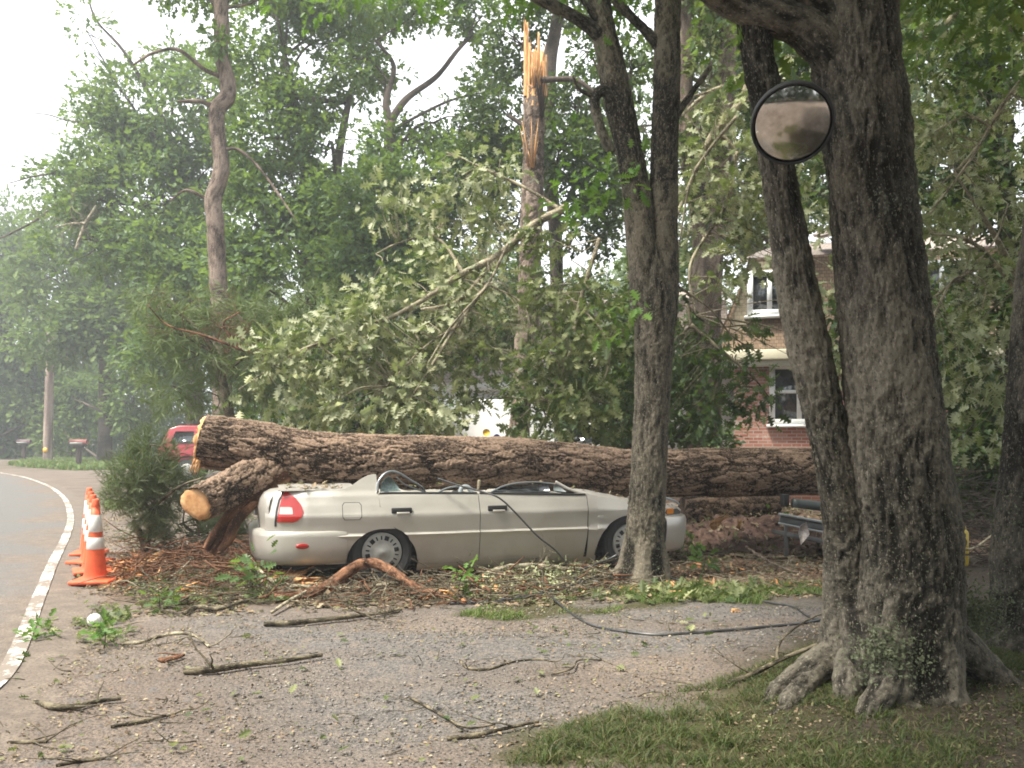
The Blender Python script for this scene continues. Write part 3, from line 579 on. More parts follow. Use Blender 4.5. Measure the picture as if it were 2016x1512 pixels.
# flattened roof sheet below the log
S2, T2 = np.meshgrid(np.linspace(-.25, 2.05, 70), np.linspace(.42, CW-.12, 50), indexing='ij'); p = np.stack([S2.ravel(), T2.ravel(), 0*S2.ravel()], 1); w_, _, _ = worley(p*3.2, 4)
Z2 = .80+(w_.reshape(S2.shape)-.4)*.10+(fbm(p*5, 3, 2).reshape(S2.shape)-.5)*.06-np.clip(1-abs(T2-TC-.1)/.5, 0, 1)*.10; V, q = grid(np.stack([S2, T2, Z2], -1)); B = MB(); B.add(V, [q]); rf = B.build('crushed_roof', M['paint'], car, smooth=True); ang(rf, 25)
# collapsed window frames, pillars
def arc(name, pts, r, mat, flat=1.0):
    V, q, a = tube([(s, t, z, r) for s, t, z in pts], 8, 40); return MB().add(V, q).build(name, mat, car, smooth=True)
arc('rear_window_frame', [(-.035, .085, .86), (-.03, .10, .95), (.02, .12, 1.02), (.09, .14, 1.055), (.18, .17, 1.04), (.30, .22, .97), (.42, .27, .90), (.47, .30, .84)], .012, M['trim'])
arc('rear_window_frame', [(.16, .16, 1.0), (.24, .2, .93), (.36, .25, .88), (.45, .27, .85)], .008, M['trim'])
arc('pillar', [(.55, .10, .845), (.65, .13, .885), (.76, .14, .90), (.88, .15, .885), (.95, .16, .86)], .011, M['trim'])
arc('pillar', [(.78, .12, .84), (.80, .12, .89), (.86, .13, .895), (.90, .12, .84)], .022, plain('pillar_cover', (.32, .36, .38), .5))
arc('front_window_frame', [(1.10, .12, .845), (1.25, .15, .90), (1.42, .18, .925), (1.60, .18, .928), (1.73, .17, .915), (1.78, .16, .91)], .009, M['trim'])
arc('windshield_pillar', [(1.80, .17, .93), (1.86, .15, .895), (1.93, .12, .855), (2.03, .09, .82), (2.12, .07, .80)], .016, M['paint'])
# shards of glass
def shard(name, pts, mat=None, th=.004):
    p = np.array(pts, float); n = np.array([0, 1, .25])*th; k_ = len(p); V = np.vstack([p, p+n]); b = MB(); b.add(V, [np.array([list(range(k_))]), np.array([list(range(2*k_-1, k_-1, -1))])]+[np.array([[i, (i+1) % k_, k_+(i+1) % k_, k_+i]]) for i in range(k_)]); return b.build(name, mat or M['glass'], car)
shard('quarter_glass', [(-.01, .11, .865), (.01, .14, .95), (.06, .17, 1.0), (.10, .18, 1.005), (.15, .18, .95), (.20, .15, .865)], plain('shattered_glass', (.16, .22, .22), .25, var=.3, sc=60))
shard('side_glass', [(1.76, .12, .845), (1.78, .16, .91), (1.83, .15, .89), (1.90, .11, .825)], plain('frosted_glass', (.22, .25, .26), .4, sc=50))
shard('wind_deflector', [(1.10, .11, .84), (1.22, .14, .885), (1.42, .165, .91), (1.72, .16, .90), (1.72, .13, .87), (1.72, .12, .83)], plain('smoked_plastic', (.02, .022, .025), .12, spec=.7))
# lamps, caps
def rowpatch(name, zs, L_, R_, off, mat, par=car, far=True, thick=.03):
    outs = []
    for f in ((False, True) if far else (False,)):
        zz = np.linspace(zs[0], zs[-1], 26); l = np.interp(zz, zs, L_); r = np.interp(zz, zs, R_); U_ = np.linspace(0, 1, 14)[None]; s2 = l[:, None]+U_*(r-l)[:, None]; z2 = np.broadcast_to(zz[:, None], s2.shape)
        B = MB(); a = surf(s2, z2, f, off); b = surf(s2, z2, f, off-thick); V, q = grid(a); B.add(V, [q[:, ::-1] if f else q]); n0, n1 = s2.shape
        ring = [(0, j) for j in range(n1)]+[(i, n1-1) for i in range(1, n0)]+[(n0-1, j) for j in range(n1-2, -1, -1)]+[(i, 0) for i in range(n0-2, -1, -1)]
        V, q = grid(np.stack([np.array([a[i, j] for i, j in ring]), np.array([b[i, j] for i, j in ring])])); B.add(V, [q]); outs.append(B.build(name, mat, par if not isinstance(par, list) else par[int(f)], smooth=True)); ang(outs[-1], 40)
    return outs
tl = rowpatch('tail_light', [.60, .615, .66, .70, .76, .82, .868, .885], [-.955, -.96, -.952, -.943, -.932, -.915, -.895, -.88], [-.82, -.775, -.735, -.725, -.745, -.79, -.845, -.87], .008, M['red_lens'])
rowpatch('reversing_lens', [.675, .70, .735, .74], [-.938, -.935, -.930, -.926], [-.82, -.82, -.825, -.85], .011, M['clear_lens'], par=tl)
rowpatch('lamp_gap', [.56, .6, .7, .8, .88], [-.98, -.98, -.97, -.945, -.905], [-.962, -.962, -.952, -.93, -.89], .004, M['black'])
def bsurf(s, z, far, off=.0):   # rear bumper side surface
    t = np.interp(s, [-1.08, -.98, -.85, -.7, -.5, -.335], [.25, .13, .065, .03, .01, 0])+np.interp(z, [.215, .26, .36, .46], [.025, -.002, -.014, -.020]); return np.array([s, CW-t+off if far else t-off, z])
for far in (False, True):
    V, q = lathe([(0, .010), (.6, .009), (.9, .006), (1, 0), (1, -.02)], 24, 'y'); V = V*[.062, -1 if not far else 1, .026]; MB().add(V+bsurf(-.735, .383, far, .002), q).build('side_marker', M['red_lens'], car, smooth=True)
fo = [];
# fuel door: thin raised outline plus cap panel
zq = np.array([.612, .64, .75, .775]); rowpatch('fuel_door', zq, [-.355, -.375, -.375, -.355], [-.215, -.195, -.195, -.215], .0015, M['black'], far=False, thick=.01)
rowpatch('fuel_flap', zq+np.array([.005, .004, -.004, -.005]), [-.352, -.370, -.370, -.352], [-.218, -.200, -.200, -.218], .0035, M['paint'], far=False, thick=.01)
rowpatch('headlight', [.565, .59, .625], [3.03, 3.0, 3.02], [3.25, 3.25, 3.18], .006, lens('dirty_lens', (.12, .12, .11)))
rowpatch('turn_signal', [.575, .59, .625, .632], [3.03, 3.02, 3.02, 3.03], [3.11, 3.12, 3.11, 3.10], .011, M['amber'])
rowpatch('side_repeater', [.555, .565, .578, .586], [2.215, 2.20, 2.20, 2.215], [2.26, 2.275, 2.275, 2.26], .006, plain('clear_side_lens', (.5, .49, .46), .3), far=False)
# hood edge buckled up on the far side of the middle tree
arc('hood_edge', [(2.96, .22, .735), (3.08, .22, .735), (3.2, .24, .70), (3.27, .26, .66)], .014, M['trim'])
# licence plate recess on the trunk face
B = MB(); B.box((-1.128, TC, .70), (.012, .17, .075), bev=.006); B.build('licence_plate', plain('dull_plate', (.45, .44, .42), .5), car)
# wheels
def wheel(s, t, far, sink=0.0, rad=.293):
    e = bpy.data.objects.new('wheel', None); e.empty_display_size = .2; link(e, car); e.location = (s, t, rad-sink); sg = 1 if far else -1
    pr = [(.185, -.07), (.20, .085), (.255, .098), (.282, .085), (rad, .055), (rad+.001, 0), (rad, -.06), (.27, -.09), (.2, -.09)]
    V, q = lathe(pr, 48, 'y'); V = V*[1, sg, 1]; MB().add(V, q).build('tyre', M['tyre'], e, smooth=True)
    b = MB(); V, q = lathe([(0, .098), (.03, .098), (.036, .092), (.10, .094), (.155, .088), (.172, .080), (.186, .086), (.190, .075), (.186, .03)], 64, 'y'); b.add(V*[1, sg, 1], q, mi=0)
    for k_ in range(6):
        for da, w_, r0, r1 in ((0, .020, .118, .160), (.5, .006, .122, .158)):
            a = (k_+da)*math.pi/3+.2+(0 if da == 0 else -.0)
            for d2 in ((0,) if da == 0 else (-.16, .16)):
                aa = a+d2; c, s_ = math.cos(aa), math.sin(aa); Rm = [[c, 0, -s_], [0, 1, 0], [s_, 0, c]]
                b.box(np.array([c*(r0+r1)/2, sg*.090, s_*(r0+r1)/2]), ((r1-r0)/2, .0035, w_), rot=Rm, mi=1)
    b.build('hubcap', None, e, smooth=True, mats=[M['hub'], M['dark']]); ang(e.children[-1] if e.children else body, 30)
for s, sink in ((0, 0.0), (2.58, 0.0)):
    wheel(s, .135, False, sink); wheel(s, CW-.135, True, sink)
# ================================================================ the fallen log
def plates(sc, amp, seed=1, kz=.42, fine=.010):
    def f(bc, th, v):
        p = bc*[sc, sc, sc*kz]; p = p+(fbm(p*1.7, 3, seed+9)[:, None]-.5)*1.3
        d1, d2, cid = worley(p, seed); e = np.clip((d2-d1)/.22, 0, 1); q = p*2.1; f1, f2, c2 = worley(q, seed+30); e2 = np.clip((f2-f1)/.2, 0, 1)
        return amp*(e**.5*(.5+.7*cid)-.6)+amp*.45*e2*c2+fine*(fbm(bc*[80, 80, 45], 3, seed+3)-.5)*2+amp*1.2*(fbm(bc*2.2, 2, seed)-.5)
    return f
def ridges(sc, amp, seed=1, kz=.17, fine=.010, lump=.03):
    def f(bc, th, v):
        q = bc*[sc, sc, sc*kz]; q = q+(fbm(bc*[5, 5, 2.5], 3, seed+7)[:, None]-.5)*1.8; n = fbm(q, 4, seed); r = 1-abs(2*n-1)*2.4
        brk = fbm(bc*[sc*.9, sc*.9, sc*.4], 3, seed+12)
        return amp*np.clip(r, -1, 1)*(.35+brk)+fine*2*(fbm(bc*[90, 90, 24], 3, seed+2)-.5)+lump*(fbm(bc*[3, 3, 1.1], 2, seed+4)-.5)
    return f
LOG = [(400, 866, 8.62, .245), (430, 872, 8.64, .26), (500, 884, 8.72, .275), (620, 904, 8.85, .28), (800, 910, 9.08, .275), (1000, 913, 9.38, .27), (1120, 920, 9.58, .265), (1240, 931, 9.78, .255), (1420, 930, 10.1, .28), (1600, 928, 10.42, .27), (1740, 929, 10.65, .24)]
LP = [np.r_[P(a, b, c), r] for a, b, c, r in LOG]
log = root('fallen_log', LP[3][:3]*[1, 1, 0], 'huge fallen pine log with flaky brown bark lying across the crushed sedan', 'log')
off = np.array(log.location)
V, q, a = tube(LP, 190, 1150, plates(13, .020, 4, .27)); 
# torn, slanted left end: the lowest side reaches further out
mesh_np('trunk', V, q, M['pine_bark'], log, off=off, attr={'bc': a})
st = [(600, 905, 8.85, .15), (530, 928, 8.65, .19), (480, 950, 8.42, .185), (430, 974, 8.16, .165), (388, 992, 7.93, .155)]
SP = [np.r_[P(*x[:3]), x[3]] for x in st]; V, q, a = tube(SP, 110, 200, plates(13, .022, 8), caps=False); mesh_np('sawn_limb', V, q, M['pine_bark'], log, off=off, attr={'bc': a})
e, e0 = SP[-1][:3], SP[-2][:3]; ax = unit(e-e0+np.array([.0, -.35, .03])); u_ = unit(np.cross(ax, [0, 0, 1])); w_ = np.cross(u_, ax); th = np.linspace(0, 2*math.pi, 64, endpoint=False)
rad = .150*(1+.10*np.sin(th*2+.6)+.05*np.sin(3*th+1)+.02*RNG.normal(size=64)); ringv = e+ax*.004+rad[:, None]*(np.cos(th)[:, None]*u_+np.sin(th)[:, None]*w_)
V = [e+ax*.012]+[e+ax*.006+(p_-e)*f for f in (.33, .66) for p_ in ringv]+list(ringv)+list(ringv-ax*.03); idx = lambda k_: 1+k_*64+np.arange(64)
pol = [np.stack([np.zeros(64, int), idx(0), np.roll(idx(0), -1)], 1)]; q4 = np.concatenate([np.stack([idx(k_), idx(k_+1), np.roll(idx(k_+1), -1), np.roll(idx(k_), -1)], 1) for k_ in range(3)])
mesh_np('sawn_face', np.array(V), [pol[0], q4], M['cut'], log, smooth=False, off=off)
# torn red root-side limb reaching to the ground, with split bark flap
rl = [(560, 930, 8.6, .10), (505, 968, 8.42, .11), (470, 1005, 8.3, .095), (437, 1045, 8.2, .085), (410, 1085, 8.12, .06)]
V, q, a = tube([np.r_[P(*x[:3]), x[3]] for x in rl], 60, 160, lambda bc, th, v: .03*(fbm(bc*[18, 18, 3], 4, 6)-.5)*2-.035*np.clip(np.cos(th-1.2), 0, 1)); mesh_np('torn_limb', V, q, M['red_bark'], log, off=off, attr={'bc': a})
rl = [(505, 985, 8.40, .05), (470, 1020, 8.25, .055), (450, 1060, 8.18, .05), (432, 1085, 8.15, .03)]
V, q, a = tube([np.r_[P(*x[:3]), x[3]] for x in rl], 24, 60, lambda bc, th, v: .03*(fbm(bc*[20, 20, 4], 4, 2)-.5)); mesh_np('torn_limb', V, q, M['red_bark'], log, off=off, attr={'bc': a})
# splintered left end
def splinters(name, base, axis, n, rr, Lm, w, mat, parent, off, rng, flat=None):
    b = MB(); axis = unit(np.array(axis, float)); u_ = unit(np.cross(axis, [.1, .2, 1])); v_ = np.cross(axis, u_)
    for _ in range(n):
        a_ = rng.random()*2*math.pi; r_ = rr*math.sqrt(rng.random()); c = base+u_*r_*math.cos(a_)+v_*r_*math.sin(a_); d = unit(axis+rng.normal(size=3)*.12); L = Lm*(.3+.9*rng.random()); s1 = unit(np.cross(d, rng.normal(size=3))); s2 = np.cross(d, s1); ww = w*(.5+rng.random())
        V = np.array([c+s1*ww, c+s2*ww*.4, c-s1*ww, c-s2*ww*.4, c+d*L*.6+s1*ww*.6, c+d*L*.6+s2*ww*.3, c+d*L*.6-s1*ww*.6, c+d*L*.6-s2*ww*.3, c+d*L]); Q = [[i, (i+1) % 4, 4+(i+1) % 4, 4+i] for i in range(4)]; b.add(V, [np.array(Q), np.array([[4+i, 4+(i+1) % 4, 8] for i in range(4)]), np.array([[3, 2, 1, 0]])])
    return b.build(name, mat, parent, off)
le = P(398, 868, 8.62); r5 = np.random.default_rng(5)
nth = 120; th = np.linspace(0, 2*math.pi, nth, endpoint=False); axl = unit(LP[0][:3]-LP[1][:3]); uu = unit(np.cross(axl, [0, 0, 1])); ww_ = np.cross(uu, axl); cs = np.stack([np.cos(th), np.sin(th), 0*th], 1); jg = .012+.05*fbm(cs*7, 4, 3)**1.5; rings = []
for rr_, dep in ((.236, np.full(nth, -.02)), (.238, jg*.6), (.22, jg), (.15, .02*fbm(cs*5+3, 3, 5)), (.07, .03*fbm(cs*4+9, 3, 5)), (.002, np.full(nth, .01))): rings.append(LP[0][:3]+rr_*(np.cos(th)[:, None]*uu+np.sin(th)[:, None]*ww_)+axl*dep[:, None])
V, q = grid(np.array(rings), True); mesh_np('splintered_end', V, [q], M['wood'], log, smooth=False, off=off)
splinters('splintered_end', P(391, 906, 8.48), (-.3, -.25, -1), 22, .05, .16, .007, M['wood'], log, off, r5); splinters('splintered_end', P(398, 850, 8.5), (-.8, -.3, .1), 16, .07, .07, .006, M['wood'], log, off, r5)
for px, py, Y, d, L in ((944, 958, 9.0, (-.12, -.5, -.9), .11), (740, 905, 8.78, (.1, -1, .1), .07)):
    p0 = P(px, py-12, Y); d = unit(np.array(d)); V, q, a = tube([np.r_[p0, .022], np.r_[p0+d*L*.6, .018], np.r_[p0+d*L, .012]], 8, 8); mesh_np('branch_stub', V, q, M['pale_bark'], log, off=off, attr={'bc': a})
# ================================================================ traffic cones
def lathe_obj(name, prof, mat, parent, n=40): V, q = lathe(prof, n); return MB().add(V, q).build(name, mat, parent, smooth=True)
M['orange'] = plain('orange_plastic', (.74, .11, .035), .55, var=.2, sc=9); M['collar'] = plain('white_reflective_sleeve', (.70, .69, .67), .5, var=.12)
def cone_r(z): return np.interp(z, [.03, .78], [.104, .031])
def cone():
    r = root('traffic_cone', (0, 0, 0), 'c', 'traffic cone', 'orange traffic cones in a row beside the road')
    b = MB(); V = []; 
    b.box((0, 0, .018), (.183, .183, .018), bev=.012); b.build('base', M['orange'], r)
    o = lathe_obj('cone_body', [(.118, .034), (.108, .045), (.101, .08)]+[(cone_r(z), z) for z in np.linspace(.1, .70, 6)]+[(.036, .70), (.041, .715), (.035, .73), (.032, .775), (.022, .785), (.018, .70)], M['orange'], r)
    for z0, z1 in ((.315, .425), (.475, .635)): lathe_obj('reflective_sleeve', [(cone_r(z0)+.001, z0), (cone_r(z0)+.004, z0+.003), (cone_r(z1)+.004, z1-.003), (cone_r(z1)+.001, z1)], M['collar'], r)
    return r
def dup(t, loc, rz=0, label=None, group=None):
    n = t.copy(); S.collection.objects.link(n); n.location = loc; n.rotation_euler = (0, 0, rz)
    if label: n['label'] = label
    if group: n['group'] = group
    for ch in t.children:
        c = ch.copy(); S.collection.objects.link(c); c.parent = n
        for g in ch.children:
            d = g.copy(); S.collection.objects.link(d); d.parent = c
    return n
cn = cone(); cl = [((188, 1150), 'nearest orange traffic cone, standing whole in front of the others', .1), ((183, 1131), 'second orange traffic cone, directly behind the nearest one', .5), ((179, 1110), 'third orange traffic cone of the row, mostly hidden', -.2), ((176, 1093), 'farthest orange traffic cone, its top peeking left of the nearest', .25)]
for i, ((px, py), lb, rz) in enumerate(cl):
    g = G(px, py); g[2] = GZ(g[0], g[1])+.02
    if i == 0: cn.location = g; cn.rotation_euler = (0, 0, rz); cn['label'] = lb
    else: dup(cn, g, rz, lb)
# ================================================================ small round white ball
g = G(186, 1232); r_ = .05; V, q = lathe([(r_*math.sin(t), r_-r_*math.cos(t)) for t in np.linspace(.02, 3.12, 20)], 28); V = V*(1+.03*(fbm(V*30, 2)[:, None]-.5)); o = MB().add(V, q).build('ball', plain('scuffed_white', (.78, .75, .72), .6, sc=30), smooth=True); o.location = (g[0], g[1], GZ(g[0], g[1])); tag(o, 'small white ball lying on the shoulder below the cones', 'ball')
# ================================================================ cables
M['cable'] = plain('black_cable', (.03, .031, .034), .42, sc=5); 
k = N('scuffed_cable'); c = k.coord('bc', (1, 1, 1)); n_ = k.noise(c, 2.2, 3, .6); k.set(k.ramp(n_, [(.48, (.03, .03, .032)), (.7, (.15, .15, .155))]), .36, spec=.6); M['cable2'] = k.m
def cable(name, pts, r, lab, mat, cat='cable', twist=0):
    P3 = []
    for px, py, h in pts:
        if isinstance(h, tuple): w = P(px, py, h[0])
        else: w = G(px, py, h); w[2] = max(h, 0)+GZ(w[0], w[1])+r
        P3.append(np.r_[w, r])
    V, q, a = tube(P3, 8, len(P3)*10); o = MB().add(V, q, a).build(name, mat, off=P3[0][:3], smooth=True, attr=True); o.location = P3[0][:3]
    if twist:
        pp = spline(P3, len(P3)*14); t = np.arange(len(pp))*1.1; pp = pp.copy(); pp[:, 1] += np.cos(t)*r*1.6; pp[:, 2] += np.sin(t)*r*1.6; pp[:, 3] = r*.6; V, q, a = tube(pp, 6, len(pp)*3); MB().add(V, q, a).build('wrapped_wire', mat, o, off=P3[0][:3], smooth=True, attr=True)
    return tag(o, lab, cat)
cable('utility_cable', [(862, 942, (8.35,)), (905, 956, (8.3,)), (950, 968, (8.25,)), (985, 982, (8.2,)), (1020, 1015, (8.22,)), (1058, 1055, (8.28,)), (1092, 1082, (8.34,)), (1115, 1108, (8.42,))], .009, 'black cable hanging from the log down across the front door of the sedan', M['cable2'])
cable('utility_cable', [(885, 1192, .0), (960, 1190, .0), (1040, 1178, .02), (1110, 1162, .03), (1180, 1140, .05), (1250, 1130, .06), (1290, 1133, .05)], .011, 'thick black cable pair running left to right in front of the middle tree', M['cable'], twist=1)
cable('utility_cable', [(1225, 1112, .10), (1260, 1119, .07), (1310, 1139, .03), (1380, 1157, .0), (1440, 1170, .0), (1510, 1190, 0), (1560, 1201, 0), (1592, 1222, 0), (1640, 1238, 0)], .009, 'grey sheened cable running from the middle tree base towards the big trunk', M['cable2'])
cable('utility_cable', [(1085, 1178, .03), (1115, 1205, 0), (1150, 1230, 0), (1190, 1243, 0), (1240, 1252, 0), (1300, 1258, 0), (1400, 1256, 0), (1500, 1248, 0), (1580, 1238, 0), (1640, 1224, 0)], .010, 'long sagging black cable curving over the gravel drive to the big trunk', M['cable2'])
cable('utility_cable', [(1180, 1150, .03), (1120, 1138, .06), (1160, 1120, .12), (1200, 1104, .22), (1215, 1096, .26)], .010, 'short black wire end sticking up left of the middle tree', M['cable2'])
# ================================================================ convex mirror on the big tree
mc = P(1560, 244, 4.12); R0 = m(77, 4.12)
mir = root('convex_mirror', mc, 'round convex safety mirror with black rim between the two leaning trunks', 'mirror')
nrm = unit(np.array([-.20, -.82, -.56])); ux = unit(np.cross([0, 0, 1], nrm)); uy = np.cross(nrm, ux); Rm = np.stack([ux, uy, nrm], 1)
rs = R0*1.9; hh = rs-math.sqrt(rs*rs-R0*R0); pr = [(rs*math.sin(t), rs*math.cos(t)-rs+hh) for t in np.linspace(.001, math.asin(R0*.96/rs), 24)]
V, q = lathe(pr, 64); k = N('mirror_surface'); c = k.coord(); n_ = k.noise(c, 10, 5, .6); n3 = k.noise(c, 3, 3); dirt = k.ramp(n_, [(.35, (.42, .40, .38)), (.65, (.72, .70, .68))]); k.set(dirt, k.ramp(n3, [(.3, (.03,)*3), (.7, (.12,)*3)]), 1.0)
MB().add(V@Rm.T, q).build('mirror_face', k.m, mir, smooth=True)
V, q = lathe([(R0*.955, .012), (R0*.975, .018), (R0*1.01, .02), (R0*1.035, .0), (R0*1.03, -.03), (R0*.97, -.04), (R0*.6, -.075), (.02, -.085)], 64); MB().add(V@Rm.T, q).build('mirror_rim', M['black'], mir, smooth=True)
V, q, a = tube([np.r_[-nrm*.07, .014], np.r_[-nrm*.14+[.05, .03, 0], .014], np.r_[[.20, .20, .02], .014]], 8, 10); MB().add(V, q).build('bracket', M['black'], mir, smooth=True)
# ================================================================ mailboxes, pole
def mailbox(px, pyb, lab, colr, gr):
    g = G(px, pyb); sc = g[1]/F; r = root('mailbox', (g[0], g[1], 0), lab, 'mailbox', gr); hgt = 1.5
    b = MB(); b.box((0, 0, hgt*.42), (.11, .09, hgt*.42), bev=.02); b.build('post', plain('dark_post_wood', (.07, .05, .045), .9), r)
    b = MB(); b.box((0, 0, hgt*.70), (.20, .16, .10), bev=.03); b.box((0, 0, hgt*.74), (.30, .2, .03), bev=.01); b.build('support', plain('dark_bracket', (.06, .05, .05), .9), r)
    pr = [(-.15, 0), (-.15, .14), (-.11, .21), (0, .25), (.11, .21), (.15, .14), (.15, 0)]; V = np.array([[x, y*1.0, z+hgt*.76] for x in (-.42, .42) for y, z in pr]); n = len(pr); Q = [[i, (i+1) % n, n+(i+1) % n, n+i] for i in range(n)]
    b = MB(); b.add(V, [np.array(Q), np.array([list(range(n))]), np.array([list(range(2*n-1, n-1, -1))])]); b.build('box', colr, r); b = MB(); b.box((-.05, -.17, hgt*.76+.06), (.30, .012, .035)); b.build('reflective_strip', plain('grey_strip', (.35, .37, .35), .5), r); return r
mailbox(155, 921, 'reddish brown mailbox on a dark post beside the grass bank, right of the pole', plain('brown_red_tin', (.20, .07, .06), .6), 'roadside mailboxes'); mailbox(47, 910, 'dark mailbox on a wide post farthest left by the pale road', plain('dull_dark_tin', (.12, .07, .075), .6), 'roadside mailboxes')
g = G(94, 911); r = root('utility_pole', (g[0], g[1], 0), 'tall brown wooden utility pole with a yellow reflector near its foot', 'utility pole')
V, q, a = tube([(0, 0, -.2, .27), (.05, 0, 3, .25), (.2, 0, 8.5, .2)], 14, 40, lambda bc, th, v: .01*(fbm(bc*[10, 10, .5], 3)-.5)); MB().add(V, q, a).build('pole', bark_mat('pole_wood', (.16, .115, .10), (.40, .31, .27), None, .6, 14, .5, .4), r, smooth=True, attr=True)
V, q = lathe([(.001, .01), (.15, .01), (.15, -.01)], 20, 'y'); MB().add(V*[1, -1, 1]+[-.0, -.275, .75], q).build('reflector', plain('yellow_reflector', (.85, .45, .04), .4), r)
# ================================================================ red pickup far behind
def vehicle(name, loc, rz, lab, cat, prof, win, width, col, wheels, extra=None):
    r = root(name, loc, lab, cat, rz=rz); w = width/2; n = len(prof); pr = np.array(prof, float)
    def ins(z): return np.interp(z, [0, .9, 1.0, 2.0], [0, 0, .02, .26])
    B = MB(); V = np.array([[x, s*(w-ins(z)), z] for s in (-1, 1) for x, z in pr]); B.add(V, [np.array([[i, (i+1) % n, n+(i+1) % n, n+i] for i in range(n)]), np.array([list(range(n-1, -1, -1))]), np.array([list(range(n, 2*n))])]); bd = B.build('body', col, r)
    md = bd.modifiers.new('bevel', 'BEVEL'); md.width = .05; md.segments = 3
    for poly in win:
        for s in (-1, 1):
            pp = np.array([[x, s*(w-ins(z)+.012), z] for x, z in poly]); k_ = len(pp); b = MB(); b.add(np.vstack([pp, pp-[0, s*.05, 0]]), [np.array([list(range(k_))]), np.array([[i, (i+1) % k_, k_+(i+1) % k_, k_+i] for i in range(k_)])]); b.build('window', M['window_dark'], r)
    for x in wheels:
        for s in (-1, 1):
            e = bpy.data.objects.new('wheel', None); link(e, r); e.location = (x, s*(w-.1), .36); V, q = lathe([(.0, -.12), (.2, -.12), (.22, -.1), (.33, -.125), (.36, -.1), (.36, .1), (.3, .12)], 28, 'y'); MB().add(V*[1, -s, 1], q).build('tyre', M['tyre'], e, smooth=True); V, q = lathe([(.001, -.13), (.08, -.14), (.2, -.125), (.215, -.10)], 24, 'y'); MB().add(V*[1, -s, 1], q).build('rim', M['hub'], e, smooth=True)
            V, q = lathe([(.40, -.01), (.46, -.015), (.46, .05)], 28, 'y'); V = V*[1, -s*-1, 1]; b = MB(); V2 = V.copy(); V2[:, 2] = np.maximum(V2[:, 2], -.15); b.add(V2*[1, 1, 1]+[x, s*(w+.0), .38], q); b.build('arch_trim', M['black'], r)
    return r
M['window_dark'] = plain('dark_window', (.02, .024, .028), .08, spec=.8)
M['red'] = plain('red_car_paint', (.36, .02, .03), .3); M['red'].node_tree.nodes['Principled BSDF'].inputs['Coat Weight'].default_value = .5
prof = [(-2.3, .35), (-2.35, .9), (-2.28, 1.2), (-2.0, 1.75), (-1.7, 1.85), (.4, 1.85), (.75, 1.75), (1.25, 1.2), (2.2, 1.05), (2.4, .8), (2.4, .4)]
tr = vehicle('red_suv', (P(332, 900, 30)[0]+2.3, 30, 0), R(8), 'red sport utility vehicle parked far behind the broken log end', 'car', prof, [[(-1.95, 1.25), (-1.8, 1.65), (-1.2, 1.65), (-1.2, 1.25)], [(-1.05, 1.25), (-1.05, 1.65), (-.1, 1.65), (-.1, 1.25)], [(0, 1.25), (0, 1.65), (.6, 1.65), (.95, 1.25)]], 1.8, M['red'], (-1.4, 1.5))
# white van seen in chinks through the leaves
M['white'] = plain('white_paint', (.80, .80, .80), .4, var=.04)
vn = vehicle('white_van', (P(985, 840, 17.5)[0], 17.5, 0), R(4), 'white van glimpsed through the fallen leaves above the log, marked blue and yellow', 'van', [(-2.4, .4), (-2.45, 1.0), (-2.4, 2.0), (-2.2, 2.15), (1.3, 2.15), (1.7, 1.9), (2.2, 1.2), (2.5, 1.05), (2.5, .45)], [[(1.0, 1.3), (1.0, 1.8), (1.5, 1.8), (1.85, 1.3)]], 1.9, M['white'], (-1.5, 1.7))
for x0, z0, cc, nm in ((-.32, 1.50, (.75, .5, .05), 'yellow_mark'), (-.12, 1.40, (.04, .08, .45), 'blue_mark')):
    V, q = lathe([(.001, 0), (.07, 0), (.07, .01)], 18, 'y'); MB().add(V*[1, -1, 1.0]+[x0, -.915, z0], q).build(nm, plain(nm, cc, .5), vn)
# ================================================================ crushed trailer under the log
g = P(1590, 1010, 9.75); tl_ = root('crushed_trailer', (g[0], g[1], 0), 'crushed grey metal trailer with rails and a torn panel pinned under the log', 'trailer')
o_ = np.array([g[0], g[1], 0]); M['alu'] = plain('dull_aluminium', (.42, .44, .46), .42, .7); M['aludark'] = plain('grimy_steel', (.14, .145, .15), .5, .5)
def bar(name, a, b, w, h, mat, par=tl_):
    a, b = np.array(a)-o_, np.array(b)-o_; d = unit(b-a); s = unit(np.cross(d, [0, 0, 1])); u = np.cross(s, d); B = MB(); B.box((a+b)/2, (np.linalg.norm(b-a)/2, w/2, h/2), rot=np.stack([d, s, u], 1), bev=.006); return B.build(name, mat, par)
bar('side_rail', P(1534, 1012, 9.6), P(1700, 1042, 9.9), .05, .030, M['alu']); bar('side_rail', P(1534, 1030, 9.62), P(1700, 1064, 9.92), .05, .022, M['alu']); bar('side_panel', P(1535, 1021, 9.64), P(1700, 1053, 9.94), .02, .085, M['aludark'])
bar('deck', P(1540, 1050, 9.9), P(1700, 1080, 10.1), .5, .05, M['aludark'])
for px in (1548, 1640): bar('cross_brace', P(px, 1015, 9.8), P(px, 1110, 9.85), .05, .05, M['aludark'])
V, q, a = tube([np.r_[P(1560, 990, 9.7)-o_, .052], np.r_[P(1625, 998, 9.75)-o_, .055], np.r_[P(1700, 1008, 9.8)-o_, .055]], 14, 12); MB().add(V, q).build('roller', plain('dark_roller', (.07, .085, .085), .35), tl_, smooth=True)
B = MB(); B.box(P(1545, 985, 9.72)-o_, (.04, .05, .07), bev=.01); B.build('winch_bracket', M['black'], tl_)
